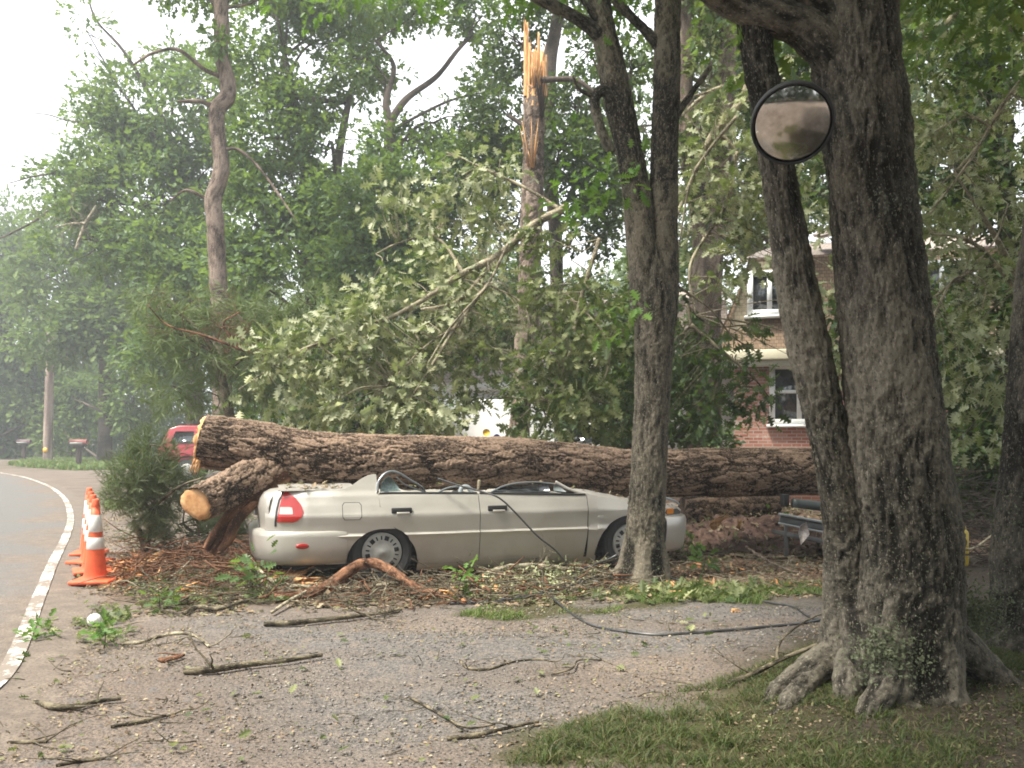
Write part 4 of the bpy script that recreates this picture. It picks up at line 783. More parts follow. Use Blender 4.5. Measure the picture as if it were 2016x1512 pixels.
tp = [P(1576, 1035, 9.55), P(1588, 1028, 9.52), P(1594, 1052, 9.50), P(1577, 1073, 9.48), P(1572, 1048, 9.53)]; pp = np.array(tp)-o_; B = MB(); B.add(np.vstack([pp, pp+[0, .01, 0]]), [np.array([[0, 1, 2, 3, 4]]), np.array([[9, 8, 7, 6, 5]]), np.array([[i, (i+1) % 5, 5+(i+1) % 5, 5+i] for i in range(5)])]); B.build('torn_panel', plain('scratched_panel', (.38, .33, .31), .45, .3, .3, 40), tl_)
# yellow plastic container behind the big trunk
g = P(1881, 1080, 9.3); yc = root('yellow_canister', (g[0], g[1], 0), 'yellow plastic canister half hidden behind the big right trunk', 'canister'); ym = plain('yellow_plastic', (.50, .36, .03), .4)
B = MB(); B.box((0, 0, .20), (.11, .10, .20), bev=.04); B.build('body', ym, yc); V, q = lathe([(.03, .38), (.03, .44), (.001, .445)], 14); MB().add(V+[-.06, 0, 0], q).build('cap', M['black'], yc)
V, q, a = tube([(-.02, 0, .39, .018), (0, 0, .45, .018), (.08, 0, .45, .018), (.10, 0, .39, .018)], 8, 16); MB().add(V, q).build('handle', ym, yc, smooth=True)
# ================================================================ house
hx, hy = P(1400, 866, 19)[0], 19.0
def brick(name):
    k = N(name); c = k.coord(); mp = k.n('Mapping'); mp.inputs['Rotation'].default_value = (R(90), 0, 0); k.l(c, mp.inputs[0]); b = k.n('TexBrick'); k.l(mp.outputs[0], b.inputs[0]); b.inputs['Scale'].default_value = 3.1; b.inputs['Mortar Size'].default_value = .03; b.inputs['Brick Width'].default_value = .62; b.inputs['Row Height'].default_value = .22
    b.inputs['Color1'].default_value = (.33, .11, .075, 1); b.inputs['Color2'].default_value = (.45, .21, .15, 1); b.inputs['Mortar'].default_value = (.42, .36, .32, 1); n = k.noise(c, 5, 4, .6); k.set(k.mix(k.ramp(n, [(.6, (0, 0, 0)), (.72, (1, 1, 1))]), b.outputs[0], (.55, .47, .42)), .9); return k.m
def shingle(name, c1, c2, sc=5.2):
    k = N(name); c = k.coord(); mp = k.n('Mapping'); mp.inputs['Rotation'].default_value = (R(90), 0, 0); k.l(c, mp.inputs[0]); b = k.n('TexBrick'); k.l(mp.outputs[0], b.inputs[0]); b.inputs['Scale'].default_value = sc; b.inputs['Mortar Size'].default_value = .035; b.inputs['Brick Width'].default_value = .75; b.inputs['Row Height'].default_value = .62
    b.inputs['Color1'].default_value = c1+(1,); b.inputs['Color2'].default_value = c2+(1,); b.inputs['Mortar'].default_value = tuple(x*.35 for x in c1)+(1,); k.bump(b.outputs['Fac'], -.6, .03); k.set(b.outputs[0], .9); return k.m
M['brick'] = brick('red_brick'); M['shingle'] = shingle('brown_shingle', (.20, .135, .085), (.31, .215, .14), 8); M['olive'] = shingle('olive_shingle', (.125, .105, .07), (.17, .145, .095), 7.5); M['paleroof'] = shingle('pale_shingle', (.30, .25, .22), (.38, .32, .28), 8)  # darker copy paints shaded shingles, paler copy paints sunlit ones
M['cream'] = plain('cream_trim', (.62, .58, .44), .6, var=.05); M['wtrim'] = plain('white_trim', (.75, .76, .76), .5, var=.04); M['soffit'] = plain('soffit', (.42, .42, .34), .7, var=.05)
house = root('brick_house', (hx, hy, 0), 'two storey brick house with a brown shingled mansard roof behind the big trunks', 'house', rz=R(-14))
def L2(x, z, y=0): return np.array([x, y, z])
def slab(name, pts, th, mat, par=house, nrm=None):
    p = np.array(pts, float); n = unit(np.cross(p[1]-p[0], p[2]-p[0])) if nrm is None else np.array(nrm); k_ = len(p); B = MB(); B.add(np.vstack([p, p+n*th]), [np.array([list(range(k_))]), np.array([list(range(2*k_-1, k_-1, -1))])]+[np.array([[i, (i+1) % k_, k_+(i+1) % k_, k_+i]]) for i in range(k_)]); return B.build(name, mat, par)
ZE = 3.15; HT = 5.35
B = MB(); B.box((4.5, 4, ZE/2-.1), (4.0, 3.9, ZE/2+.1)); B.build('wall', M['brick'], house)
slab('roof', [(.1, -.32, ZE+.12), (9.2, -.32, ZE+.12), (8.9, .55, HT), (.95, .55, HT)], .08, M['shingle'])
slab('roof', [(.1, -.32, ZE+.12), (.95, .55, HT), (.95, 7.5, HT), (.1, 8.3, ZE+.12)], .08, M['shingle'])
slab('roof', [(.62, .55, HT), (8.9, .55, HT), (8.3, 4, HT+1.0), (1.6, 4, HT+1.0)], .08, M['paleroof'])
B = MB(); B.box((4.65, -.40, ZE+.02), (4.70, .07, .11), bev=.02); B.build('gutter', M['cream'], house)
B = MB(); B.box((4.65, -.17, ZE-.12), (4.62, .22, .03)); B.box((4.65, -.36, ZE-.16), (4.62, .02, .07)); B.build('soffit', M['soffit'], house)
# dormer with double window, left cheek in shingles darkened to look shaded
B = MB(); B.box((1.22, .25, 4.58), (.40, .45, .60)); B.build('dormer', M['olive'], house); B = MB(); B.box((4.6, .25, 4.62), (.8, .45, .62)); B.build('dormer', M['shingle'], house)
slab('dormer_cheek', [(.30, -.20, ZE+.30), (.95, -.24, ZE+.30), (.95, -.235, HT-.1), (.80, -.20, HT-.05)], -.15, M['olive'])
def window(x, y, z, w, h, leaves=2):
    e = bpy.data.objects.new('window', None); link(e, house); e.location = (x, y, z); B = MB(); t = .06
    for sx in (-1, 1): B.box((sx*w, 0, 0), (t, .05, h+t))
    for sz in (-1, 1): B.box((0, -.002, sz*h), (w-t, .05, t))
    B.box((0, -.004, 0), (.05, .045, h-t))
    if leaves == 4: B.box((0, -.006, .05), (w-t, .035, .035))
    B.build('frame', M['wtrim'], e); B = MB(); B.box((0, .03, 0), (w-.01, .012, h-.01)); B.build('pane', M['window_dark'], e); B = MB(); B.box((0, -.03, -h-t-.03), (w+.12, .08, .03)); B.build('sill', M['wtrim'], e)
window(1.22, -.26, 4.50, .40, .42); window(4.6, -.26, 4.55, .6, .42); window(1.85, .06, 2.35, .56, .60, 4); window(6.2, .06, 2.3, .7, .62, 4)
B = MB(); B.box((3.50, .05, 1.5), (.42, .07, 1.45)); B.build('door', plain('cream_door', (.62, .60, .52), .5), house)
B = MB(); B.box((3.02, 0, 1.6), (.06, .1, 1.5)); B.box((3.98, 0, 1.6), (.06, .1, 1.5)); B.build('door_frame', M['wtrim'], house)
B = MB(); B.box((3.4, 1.4, 6.0), (.42, .42, .72)); B.build('chimney', M['brick'], house)
slab('gable_roof', [(2.3, -.15, 5.62), (3.9, -.3, 5.98), (3.9, 1.8, 6.5), (2.3, 1.8, 6.1)], .07, M['paleroof'])
# left wing
wy = 3.2
B = MB(); B.box((-3.6, wy+3, 1.3), (4.1, 2.9, 1.55)); B.build('wing_wall', M['wtrim'], house)
slab('wing_roof', [(-7.9, wy-.2, 2.85), (.6, wy-.2, 2.85), (.3, wy+.6, 5.0), (-7.5, wy+.6, 5.0)], .08, M['paleroof'])
slab('wing_roof', [(-7.5, wy+.6, 5.0), (.3, wy+.6, 5.0), (.3, wy+3, 5.6), (-7.5, wy+3, 5.6)], .08, M['paleroof'])
B = MB(); B.box((-3.6, wy-.28, 2.78), (4.35, .06, .11)); B.build('wing_fascia', M['wtrim'], house)
slab('rake_board', [(-.45, wy-.35, 5.35), (.62, wy-.35, 4.85), (.62, wy-.35, 4.72), (-.45, wy-.35, 5.22)], .06, M['wtrim'])
# ================================================================ debris branches, each its own thing
BR = [
 ('curved reddish brown limb arching in front of the rear wheel', 'red_bark', .055, [(540, 1176, .03), (600, 1170, .04), (650, 1152, .08), (690, 1122, .20), (725, 1108, .25), (760, 1118, .21), (800, 1145, .12), (835, 1165, .05), (870, 1172, .03)], 'limb'),
 ('long pale green twigged branch lying from the log stump to the curved limb', 'pale_bark', .022, [(495, 1105, .20), (520, 1130, .12), (560, 1150, .08), (620, 1155, .07), (700, 1158, .05), (770, 1148, .10)], 'branch'),
 ('mossy stick with yellow lichen lying alone on the drive, lower left', 'twig', .022, [(362, 1322, .02), (420, 1318, .03), (480, 1308, .03), (560, 1300, .03), (634, 1288, .03)], 'stick'),
 ('dark knobbly stick nearest the road line at the bottom left', 'twig', .017, [(68, 1386, .01), (110, 1393, .02), (150, 1390, .02), (190, 1380, .02), (238, 1374, .02)], 'stick'),
 ('thin dark stick below the knobbly one near the bottom left', 'twig', .010, [(218, 1430, .01), (270, 1420, .01), (310, 1412, .01), (346, 1404, .01)], 'stick'),
 ('small mossy twig at the bottom left corner', 'twig', .010, [(15, 1465, .01), (60, 1463, .01), (92, 1462, .01)], 'twig'),
 ('faint straight twig on the bottom edge of the drive', 'twig', .009, [(110, 1510, .01), (160, 1500, .01), (208, 1494, .01)], 'twig'),
 ('short thick brown stick above the mossy one', 'red_bark', .018, [(314, 1298, .01), (340, 1296, .02), (362, 1288, .02)], 'stick'),
 ('crooked grey branch lying beside the white ball', 'pale_bark', .014, [(238, 1265, .02), (280, 1262, .03), (310, 1252, .05), (350, 1246, .06), (385, 1252, .04), (412, 1272, .01)], 'branch'),
 ('dark broken bark stick left of the debris pile', 'twig', .020, [(362, 1205, .02), (390, 1193, .03), (430, 1198, .03), (470, 1186, .03), (500, 1178, .03)], 'stick'),
 ('lichen covered branch lying along the front edge of the debris', 'twig', .022, [(520, 1228, .02), (580, 1225, .03), (650, 1218, .03), (720, 1210, .03), (790, 1200, .02)], 'branch'),
 ('forked grey stem lying near the middle of the debris edge', 'pale_bark', .015, [(535, 1205, .03), (570, 1182, .05), (600, 1165, .07), (625, 1150, .09)], 'branch'),
 ('thin curved twig on the middle of the gravel', 'twig', .008, [(905, 1300, .01), (920, 1315, .01), (960, 1318, .01), (1010, 1304, .01), (1060, 1300, .01), (1090, 1305, .01)], 'twig'),
 ('wiry forked twig right of centre on the gravel', 'twig', .006, [(1085, 1330, .01), (1125, 1318, .03), (1140, 1302, .02), (1185, 1302, .01), (1205, 1310, .01)], 'twig'),
 ('long thin dead twig above the lower verge', 'twig', .007, [(805, 1370, .01), (840, 1388, .01), (880, 1412, .01), (920, 1430, .02), (975, 1424, .01)], 'twig'),
 ('dark stick at the edge of the verge grass', 'twig', .011, [(880, 1452, .01), (940, 1444, .01), (1010, 1428, .02), (1060, 1418, .01)], 'stick'),
 ('pale upright dead stalks in front of the front door', 'pale_bark', .007, [(1065, 1122, .03), (1068, 1100, .14), (1078, 1085, .24), (1092, 1080, .26)], 'twig'),
 ('forked dead twig standing in front of the rear tyre', 'pale_bark', .008, [(815, 1130, .03), (805, 1112, .12), (793, 1098, .20), (800, 1088, .25)], 'twig'),
 ('slender grey branch leaning before the front door sill', 'pale_bark', .010, [(830, 1082, .30), (865, 1106, .16), (900, 1113, .12), (960, 1125, .06), (1040, 1128, .04), (1110, 1122, .05)], 'branch'),
 ('lichen crusted branch lying below the front door', 'pale_bark', .030, [(950, 1132, .06), (1000, 1118, .12), (1060, 1115, .11), (1120, 1122, .08), (1165, 1128, .05)], 'branch'),
 ('bent mossy branch propped against the big trunk', 'twig', .014, [(1425, 1355, .01), (1480, 1335, .04), (1540, 1308, .08), (1590, 1290, .12), (1660, 1262, .2)], 'branch'),
 ('thin drooping twig left of the big trunk base', 'twig', .008, [(1535, 1322, .01), (1530, 1295, .08), (1545, 1265, .15), (1590, 1235, .24), (1640, 1215, .32)], 'twig'),
 ('brown twisted root branch lying beyond the drive', 'brown_bark', .016, [(1470, 1078, .12), (1500, 1098, .08), (1545, 1120, .03), (1575, 1128, .02)], 'branch'),
 ('pale leafless branch behind the big right trunk', 'pale_bark', .010, [(1885, 1085, .3), (1915, 1080, .32), (1945, 1060, .40), (1975, 1035, .5)], 'branch'),
 ('cut pale stick sticking out of the debris pile', 'pale_bark', .020, [(508, 1135, .10), (525, 1150, .05), (540, 1166, .02)], 'stick'),
 ('dark bark strip lying by the nearest cone', 'red_bark', .022, [(245, 1130, .03), (300, 1118, .05), (350, 1110, .05), (400, 1106, .05)], 'bark strip'),
 ('mossy grey stick leaning from the debris pile toward the cones', 'pale_bark', .013, [(302, 1158, .02), (330, 1140, .06), (355, 1122, .12), (378, 1100, .2)], 'stick'),
 ('grey branch lying on the far leaf litter under the log', 'twig', .02, [(1350, 1092, .03), (1420, 1092, .03), (1500, 1100, .03), (1590, 1096, .03)], 'branch'),
]
rb_ = np.random.default_rng(3)
for i, (lab, mt, r0, pts, cat) in enumerate(BR):
    P3 = []; n = len(pts)
    for j, (px, py, h) in enumerate(pts):
        w = G(px, py, h); gz = GZ(w[0], w[1]); w[2] = max(h+gz*.6, gz+r0*.5); P3.append(np.r_[w, r0*(1-.55*abs(j/(n-1)-.25))])
    bmain = MB(); V, q, a = tube(P3, 10 if r0 < .03 else 20, n*12, lambda bc, th, v, r0=r0, i=i: r0*.5*(fbm(bc*[40, 40, 14]+i, 3, i)-.5)); bmain.add(V, q, a)
    if cat in ('branch', 'twig', 'stick') and r0 < .04:
        for _ in range(4 if cat != 'stick' else 2):
            t = rb_.integers(1, n); p0 = P3[min(t, n-1)][:3]; d = rb_.normal(size=3); d[2] = abs(d[2])*.2; out, tips = grow(p0, d, .12+.22*rb_.random(), r0*.45, 1 if cat == 'branch' else 0, rb_, [], [], kids=2)
            for pth in out:
                gzs = GZ(p0[0], p0[1]); pth[:, 2] = np.maximum(pth[:, 2], gzs+.01); V, q, a = tube(pth, 5, 8); bmain.add(V, q, a)
    o = bmain.build('fallen_'+cat.replace(' ', '_'), M[mt], off=P3[0][:3], smooth=True, attr=True); o.location = P3[0][:3]; tag(o, lab, cat, 'fallen branches and sticks')
# orange splintered pieces
SPL = [('orange split slab of wood standing beside the nearest cone', (300, 1105, .05), (1, .2, .35), .30), ('torn orange splinters between the cones and the log', (262, 1130, .03), (.6, 0, .5), .26), ('long orange splinter lying before the debris pile', (350, 1165, .03), (1, .1, .05), .28), ('broken orange wood under the rear bumper', (540, 1140, .06), (.9, 0, .35), .36), ('flat orange splinters in front of the rear bumper', (580, 1152, .04), (1, .1, .05), .32), ('orange end of the curved limb on the drive', (865, 1170, .03), (1, .0, .05), .20), ('orange bark chunk behind the front bumper', (1400, 1035, .35), (.8, .2, .45), .30), ('small orange splinter beyond the drive', (1452, 1040, .22), (.2, 0, .9), .14), ('orange chip lying on the far edge of the gravel', (1440, 1205, .02), (1, 0, 0), .12), ('orange splinter half buried beside the middle tree', (1160, 1132, .03), (1, 0, .1), .14)]
for i, (lab, (px, py, h), ax, L) in enumerate(SPL):
    w = G(px, py, h); 
    if h > .2: w = P(px, py, 10.2)
    r7 = np.random.default_rng(100+i); o = splinters('wood_splinter', np.zeros(3), ax, 14, L*.20, L, L*.07, M['wood'], None, None, r7); o.location = w; tag(o, lab, 'wood splinter', 'orange broken wood pieces')
# second log behind the car
LL = [np.r_[P(1345, 1010, 11.2), .20], np.r_[P(1430, 1004, 11.3), .22], np.r_[P(1525, 1005, 11.4), .21]]; V, q, a = tube(LL, 90, 120, plates(12, .022, 12)); o = MB().add(V, q, a).build('log_section', M['pine_bark'], off=LL[0][:3], smooth=True, attr=True); o.location = LL[0][:3]; tag(o, 'short thick brown log lying behind the front of the sedan', 'log')
# earth bank below it
x_ = np.linspace(-1.3, 1.6, 60); y_ = np.linspace(-.7, .9, 34); X_, Y_ = np.meshgrid(x_, y_); p = np.stack([X_.ravel(), Y_.ravel(), X_.ravel()*0], 1); Z_ = .42*np.exp(-(X_/1.0)**4-((Y_-.1)/.5)**2)+(fbm(p*5, 4, 6).reshape(X_.shape)-.5)*.30-.05
V, q = grid(np.stack([X_, Y_, Z_], -1)); gp = P(1480, 1060, 10.9); k = N('dug_earth'); c = k.coord(); n_ = k.noise(c, 9, 5, .7); k.bump(n_, .9, .04); k.set(k.ramp(n_, [(.35, (.06, .035, .028)), (.55, (.16, .095, .075)), (.75, (.27, .18, .14))]), .95); o = mesh_np('earth_mound', V, [q], k.m); o.location = (gp[0], 10.9, 0); tag(o, 'low mound of brown earth and bark behind the front bumper', 'earth mound', kind='stuff')
jj = RNG.integers(0, X_.size, 1500); C_ = np.stack([X_.ravel()[jj], Y_.ravel()[jj], Z_.ravel()[jj]], 1)+RNG.normal(size=(1500, 3))*.02+[gp[0], 10.9, .02]; v, q = leaf_arrays(C_, RNG.normal(size=C_.shape), RNG.normal(size=C_.shape)+[0, -.5, 1], .085*(.3+RNG.random(1500)), MIDL); tag(MB().add(v, q).build('leaf_litter', M['litter'], smooth=False), 'brown leaf litter covering the low earth mound behind the bumper', 'litter', kind='stuff')
# crumpled white plastic by the wheel
for i, (px, py, w_, lab) in enumerate(((655, 1143, .16, 'crumpled pale plastic scrap under the left of the curved limb'), (725, 1140, .20, 'white plastic scrap lying right beneath the curved limb'))):
    X_, Y_ = np.meshgrid(np.linspace(-w_, w_, 16), np.linspace(-.09, .09, 10)); p = np.stack([X_.ravel(), Y_.ravel(), X_.ravel()*0+i], 1); Z_ = .02+.07*fbm(p*14, 3, i).reshape(X_.shape); V, q = grid(np.stack([X_, Y_, Z_], -1)); o = mesh_np('plastic_scrap', V, [q], plain('pale_plastic', (.58, .62, .66) if i == 0 else (.78, .78, .78), .4), smooth=False); w = G(px, py); o.location = (w[0], w[1], GZ(w[0], w[1])); tag(o, lab, 'plastic scrap'); o.modifiers.new('thick', 'SOLIDIFY').thickness = .003
# ================================================================ trees
def trunk_pts(pts, base=True):
    out = [np.r_[P(px, py, Y), r] for px, py, Y, r in pts]
    return out
def seglist(b, paths, nseg, mult=4, disp=None):
    for p in paths:
        V, q, a = tube(p, nseg, max(4, len(p)*mult), disp); b.add(V, q, a)
def tree(name, lab, cat, trunks, clumps, Y, leaf, size, half, bark, per=7, dens=7.0, thin=.42, group=None, seed=0, limbs=(), nseg=14, droop=0, nscale=.9, spread=.9, disp=None, sticks=True, tw=1.0, updown=1.0):
    """trunks: lists of (px,py,Y,r); clumps: (px,py,Y,rx_px,ry_px,w)"""
    rng = np.random.default_rng(seed+50); t0 = trunk_pts(trunks[0]); b0 = t0[0][:3].copy(); b0[2] = 0
    r = root(name, b0, lab, cat, group)
    B = MB(); 
    for t in trunks:
        tp = trunk_pts(t); V, q, a = tube(tp, nseg, max(len(tp)*10, 30), disp or (lambda bc, th, v: .04*(fbm(bc*[4, 4, 1.5], 3, seed)-.5))); B.add(V, q, a)
    B.build('trunk', bark, r, off=b0, smooth=True, attr=True)
    cl = [];
    for c in clumps:
        px, py, Yc, rx, ry = c[:5]; w = c[5] if len(c) > 5 else 1; p = P(px, py, Yc); cl.append((p[0], p[1], p[2], m(rx, Yc), min(m(rx, Yc), 2.2)*.9, m(ry, Yc), w))
    LB = MB()
    for t in limbs: V, q, a = tube(trunk_pts(t), 8, len(t)*8, lambda bc, th, v: .02*(fbm(bc*[9, 9, 4], 2, seed)-.5)); LB.add(V, q, a)
    if sticks and cl:
        allp = np.vstack([spline(trunk_pts(t), 40) for t in trunks])
        for (x, y, z, rx, ry, rz, w) in cl:
            c = np.array([x, y, z]); cand = allp[allp[:, 2] < z+.5]; cand = cand if len(cand) else allp; dd = np.linalg.norm(cand[:, :3]-c, axis=1)+np.maximum(0, 1.0-(z-cand[:, 2]))*1.5; s = cand[np.argmin(dd)]
            mid = (s[:3]+c)/2+rng.normal(size=3)*.25*rx+np.array([0, 0, .15*rz]); rr = min(s[3]*.45, .02*tw+.012*rx*2); V, q, a = tube([np.r_[s[:3], rr*1.2], np.r_[mid, rr], np.r_[c, rr*.5]], 6, 14); LB.add(V, q, a)
            for _ in range(4):
                e_ = c+unit(rng.normal(size=3))*[rx*.8, ry*.8, rz*.8]; st_ = c+(mid-c)*rng.random()*.6; V, q, a = tube([np.r_[st_, rr*.5], np.r_[(st_+e_)/2+rng.normal(size=3)*.1*rx, rr*.35], np.r_[e_, rr*.12]], 5, 9); LB.add(V, q, a)
    if LB.n: LB.build('branches', bark, r, off=b0, smooth=True, attr=True)
    if cl:
        n_area = dens/(size*size*.30*per); C, D = in_ellipsoids(cl, n_area, rng, thin, seed, nscale); D = D*[1, 1, .4]+rng.normal(size=D.shape)*.5
        V, q = spray_leaves(C, D, per, size, half, spread, droop, updown, rng); mesh_np('crown', V, q, leaf, r, smooth=False, off=b0)
    return r
GB = 'background trees behind the drive'
# --- far left, across the road
tree('leafy_tree', 'hazy pale green tree farthest left behind the utility pole', 'tree', [[(8, 903, 62, .30), (12, 760, 62, .26), (5, 600, 62, .2), (20, 460, 62, .1)]],
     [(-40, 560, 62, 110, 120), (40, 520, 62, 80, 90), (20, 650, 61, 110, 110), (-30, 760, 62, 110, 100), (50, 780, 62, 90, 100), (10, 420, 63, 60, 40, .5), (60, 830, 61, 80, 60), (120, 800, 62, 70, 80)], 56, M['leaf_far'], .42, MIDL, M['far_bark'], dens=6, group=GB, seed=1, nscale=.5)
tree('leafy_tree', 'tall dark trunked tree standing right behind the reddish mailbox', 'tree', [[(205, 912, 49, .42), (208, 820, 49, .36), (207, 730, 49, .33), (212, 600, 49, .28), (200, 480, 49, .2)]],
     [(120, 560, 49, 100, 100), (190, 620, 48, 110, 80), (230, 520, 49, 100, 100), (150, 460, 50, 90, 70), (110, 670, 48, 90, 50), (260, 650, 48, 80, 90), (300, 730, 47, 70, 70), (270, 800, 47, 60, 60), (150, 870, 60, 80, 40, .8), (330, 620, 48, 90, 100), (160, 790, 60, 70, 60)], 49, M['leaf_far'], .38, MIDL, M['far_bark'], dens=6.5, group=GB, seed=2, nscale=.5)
tree('leafy_tree', 'broad green tree filling the left sky edge behind the S-bent trunk', 'tree', [[(385, 900, 33, .36), (380, 700, 33, .30), (383, 520, 33, .28), (372, 430, 33, .2), (330, 300, 33, .12)], [(383, 520, 33, .2), (330, 470, 33, .16), (290, 420, 33, .1)]],
     [(210, 300, 33, 80, 85), (260, 210, 33, 80, 75), (330, 260, 33, 110, 90), (300, 380, 32, 120, 100), (210, 400, 32, 100, 70), (130, 350, 33, 70, 45, .6), (180, 200, 34, 50, 45, .4), (150, 470, 32, 80, 60, .8), (400, 360, 32, 90, 110), (340, 490, 31, 120, 80), (240, 500, 32, 90, 60), (410, 180, 33, 90, 70), (330, 130, 34, 60, 45, .6), (400, 540, 30, 100, 90), (80, 330, 33, 35, 14, .3), (170, 60, 32, 40, 60, .25), (430, 640, 30, 90, 90), (330, 690, 30, 80, 80)], 33, M['leaf_mid'], .26, MIDL, M['far_bark'], dens=6, group=GB, seed=3, nscale=.7,
     limbs=[[(372, 440, 33, .14), (260, 400, 32.5, .08), (140, 395, 32, .06), (60, 440, 32, .04), (0, 470, 32, .03)], [(210, 398, 32.3, .05), (140, 345, 33, .04), (80, 345, 32, .035), (20, 360, 32, .02)], [(330, 250, 33, .09), (250, 110, 32, .06), (190, 40, 32, .04), (170, -20, 32, .03)], [(320, 260, 33, .04), (150, 240, 33, .03), (90, 225, 33, .02), (40, 225, 33, .012)]])
tree('bent_pine', 'slim brown trunk with an S-bend near the top, standing left of centre', 'tree', [[(436, 900, 19, .21), (438, 760, 19, .20), (437, 640, 19, .195), (430, 560, 19, .185), (424, 440, 19, .18), (420, 395, 19, .175), (436, 330, 19, .165), (428, 260, 19, .165), (428, 215, 19, .17), (448, 190, 19, .17), (446, 150, 19, .155), (436, 110, 19, .15), (436, 40, 19, .15), (434, -60, 19, .14), (430, -200, 19, .12)]],
     [(380, -60, 19, 130, 60), (520, -80, 19, 130, 60), (440, 85, 18.6, 26, 22, 1.0)], 19, M['leaf_mid'], .17, MIDL, M['brown_bark'], dens=5, group=GB, seed=4, disp=plates(6, .018, 3), nseg=40,
     limbs=[[(432, 150, 19, .05), (400, 135, 18.9, .045), (350, 98, 18.8, .04), (300, 105, 18.7, .03), (262, 128, 18.6, .02)], [(428, 212, 19, .06), (395, 200, 18.8, .05), (350, 200, 18.7, .03)], [(440, 295, 19, .04), (470, 295, 18.9, .035), (510, 330, 18.8, .03), (550, 385, 18.7, .022), (588, 442, 18.6, .01)], [(415, 400, 19, .05), (395, 385, 18.9, .04), (365, 375, 18.8, .03), (335, 395, 18.7, .02)], [(445, 15, 19, .04), (480, 10, 18.8, .03), (520, -5, 18.7, .02)]])
tree('leafy_tree', 'leafy tree with dark forked stem right of the S-bent trunk', 'tree', [[(615, 900, 25, .22), (612, 600, 25, .17), (598, 470, 25, .16), (594, 400, 25, .16), (600, 310, 25, .10), (575, 180, 25, .10), (560, 110, 25, .08)], [(612, 600, 25, .14), (650, 460, 25, .14), (668, 300, 25, .12), (690, 180, 25, .08)], [(575, 190, 25, .08), (650, 200, 25, .07), (700, 205, 25, .04)]],
     [(530, 30, 25, 80, 60), (500, 160, 25, 90, 80), (590, 210, 25, 90, 50), (520, 270, 24.5, 100, 70), (640, 300, 25, 100, 80), (560, 380, 24, 110, 80), (660, 420, 24, 100, 90), (500, 440, 24, 90, 90), (600, 520, 23.5, 120, 90), (480, 540, 23, 80, 90), (680, 20, 25, 110, 50), (700, 140, 25, 70, 60, .8), (600, -30, 25, 120, 60), (690, 560, 23, 80, 80), (630, 80, 25, 40, 25, .5)], 25, M['leaf_mid'], .20, MIDL, M['far_bark'], dens=6, group=GB, seed=5, nscale=.8)
tree('leafy_tree', 'slender forked tree with grey green crown below the sky gap', 'tree', [[(768, 900, 23, .22), (760, 700, 23, .19), (752, 520, 23, .18), (762, 430, 23, .17), (770, 330, 23, .15), (768, 240, 23, .14)], [(768, 240, 23, .12), (760, 200, 23, .08), (775, 130, 23, .06), (740, 80, 23, .04)], [(768, 240, 23, .11), (800, 195, 23, .08), (860, 150, 23, .07), (900, 100, 23, .05), (935, 65, 23, .03)]],
     [(790, 290, 23, 80, 50), (860, 240, 23, 90, 50), (930, 290, 23, 90, 70), (830, 370, 22.5, 110, 70), (740, 400, 22, 90, 80), (920, 400, 22.5, 80, 70), (800, 470, 22, 110, 80), (720, 530, 22, 90, 90), (820, 590, 21.5, 110, 90), (760, -10, 23, 120, 45), (860, 5, 23, 90, 35), (950, 30, 23, 60, 45), (960, 180, 23, 50, 60, .8), (710, 110, 23.5, 40, 70, .6), (760, 150, 23, 36, 24, .3), (700, 650, 22, 100, 90)], 23, M['leaf_mid'], .19, MIDL, M['far_bark'], dens=6, group=GB, seed=6, nscale=.8)
tree('leafy_tree', 'dark trunked tree rising just right of the snapped pine', 'tree', [[(1100, 900, 19, .16), (1095, 500, 19, .15), (1080, 300, 19, .15), (1082, 130, 19, .15), (1095, 50, 19, .13), (1110, -60, 19, .12)]],
     [(1010, 90, 19.5, 60, 70, .7), (1100, 10, 19, 110, 40), (1140, 190, 18.5, 60, 60, .8), (1000, 230, 20, 90, 60), (1100, 300, 18, 90, 70), (960, 330, 20, 80, 70), (1180, 330, 18, 60, 100), (1010, 420, 20, 60, 40, .5), (1140, 450, 18, 80, 60), (1090, 560, 18, 110, 70), (950, 580, 20, 100, 90), (1010, 760, 19.5, 30, 40, .3)], 19, M['leaf_dark'], .16, MIDL, M['far_bark'], dens=5.5, group=GB, seed=7, nscale=1)
tree('reddish_pine', 'straight reddish pine trunk just right of the middle forked tree', 'tree', [[(1385, 900, 15, .30), (1388, 600, 15, .27), (1392, 450, 15, .25), (1350, 250, 15, .18), (1345, 100, 15, .16), (1340, -60, 15, .15)], [(1392, 450, 15, .2), (1420, 330, 15, .17), (1430, 150, 15, .14), (1440, -40, 15, .12)]],
     [(1400, 120, 15, 60, 80, .8), (1380, 250, 14.6, 50, 60, .7), (1380, -20, 15, 100, 50)], 15, M['leaf_olive'], .14, MIDL, M['brown_bark'], dens=4.5, group=GB, seed=8, disp=plates(6, .02, 6), nseg=36)
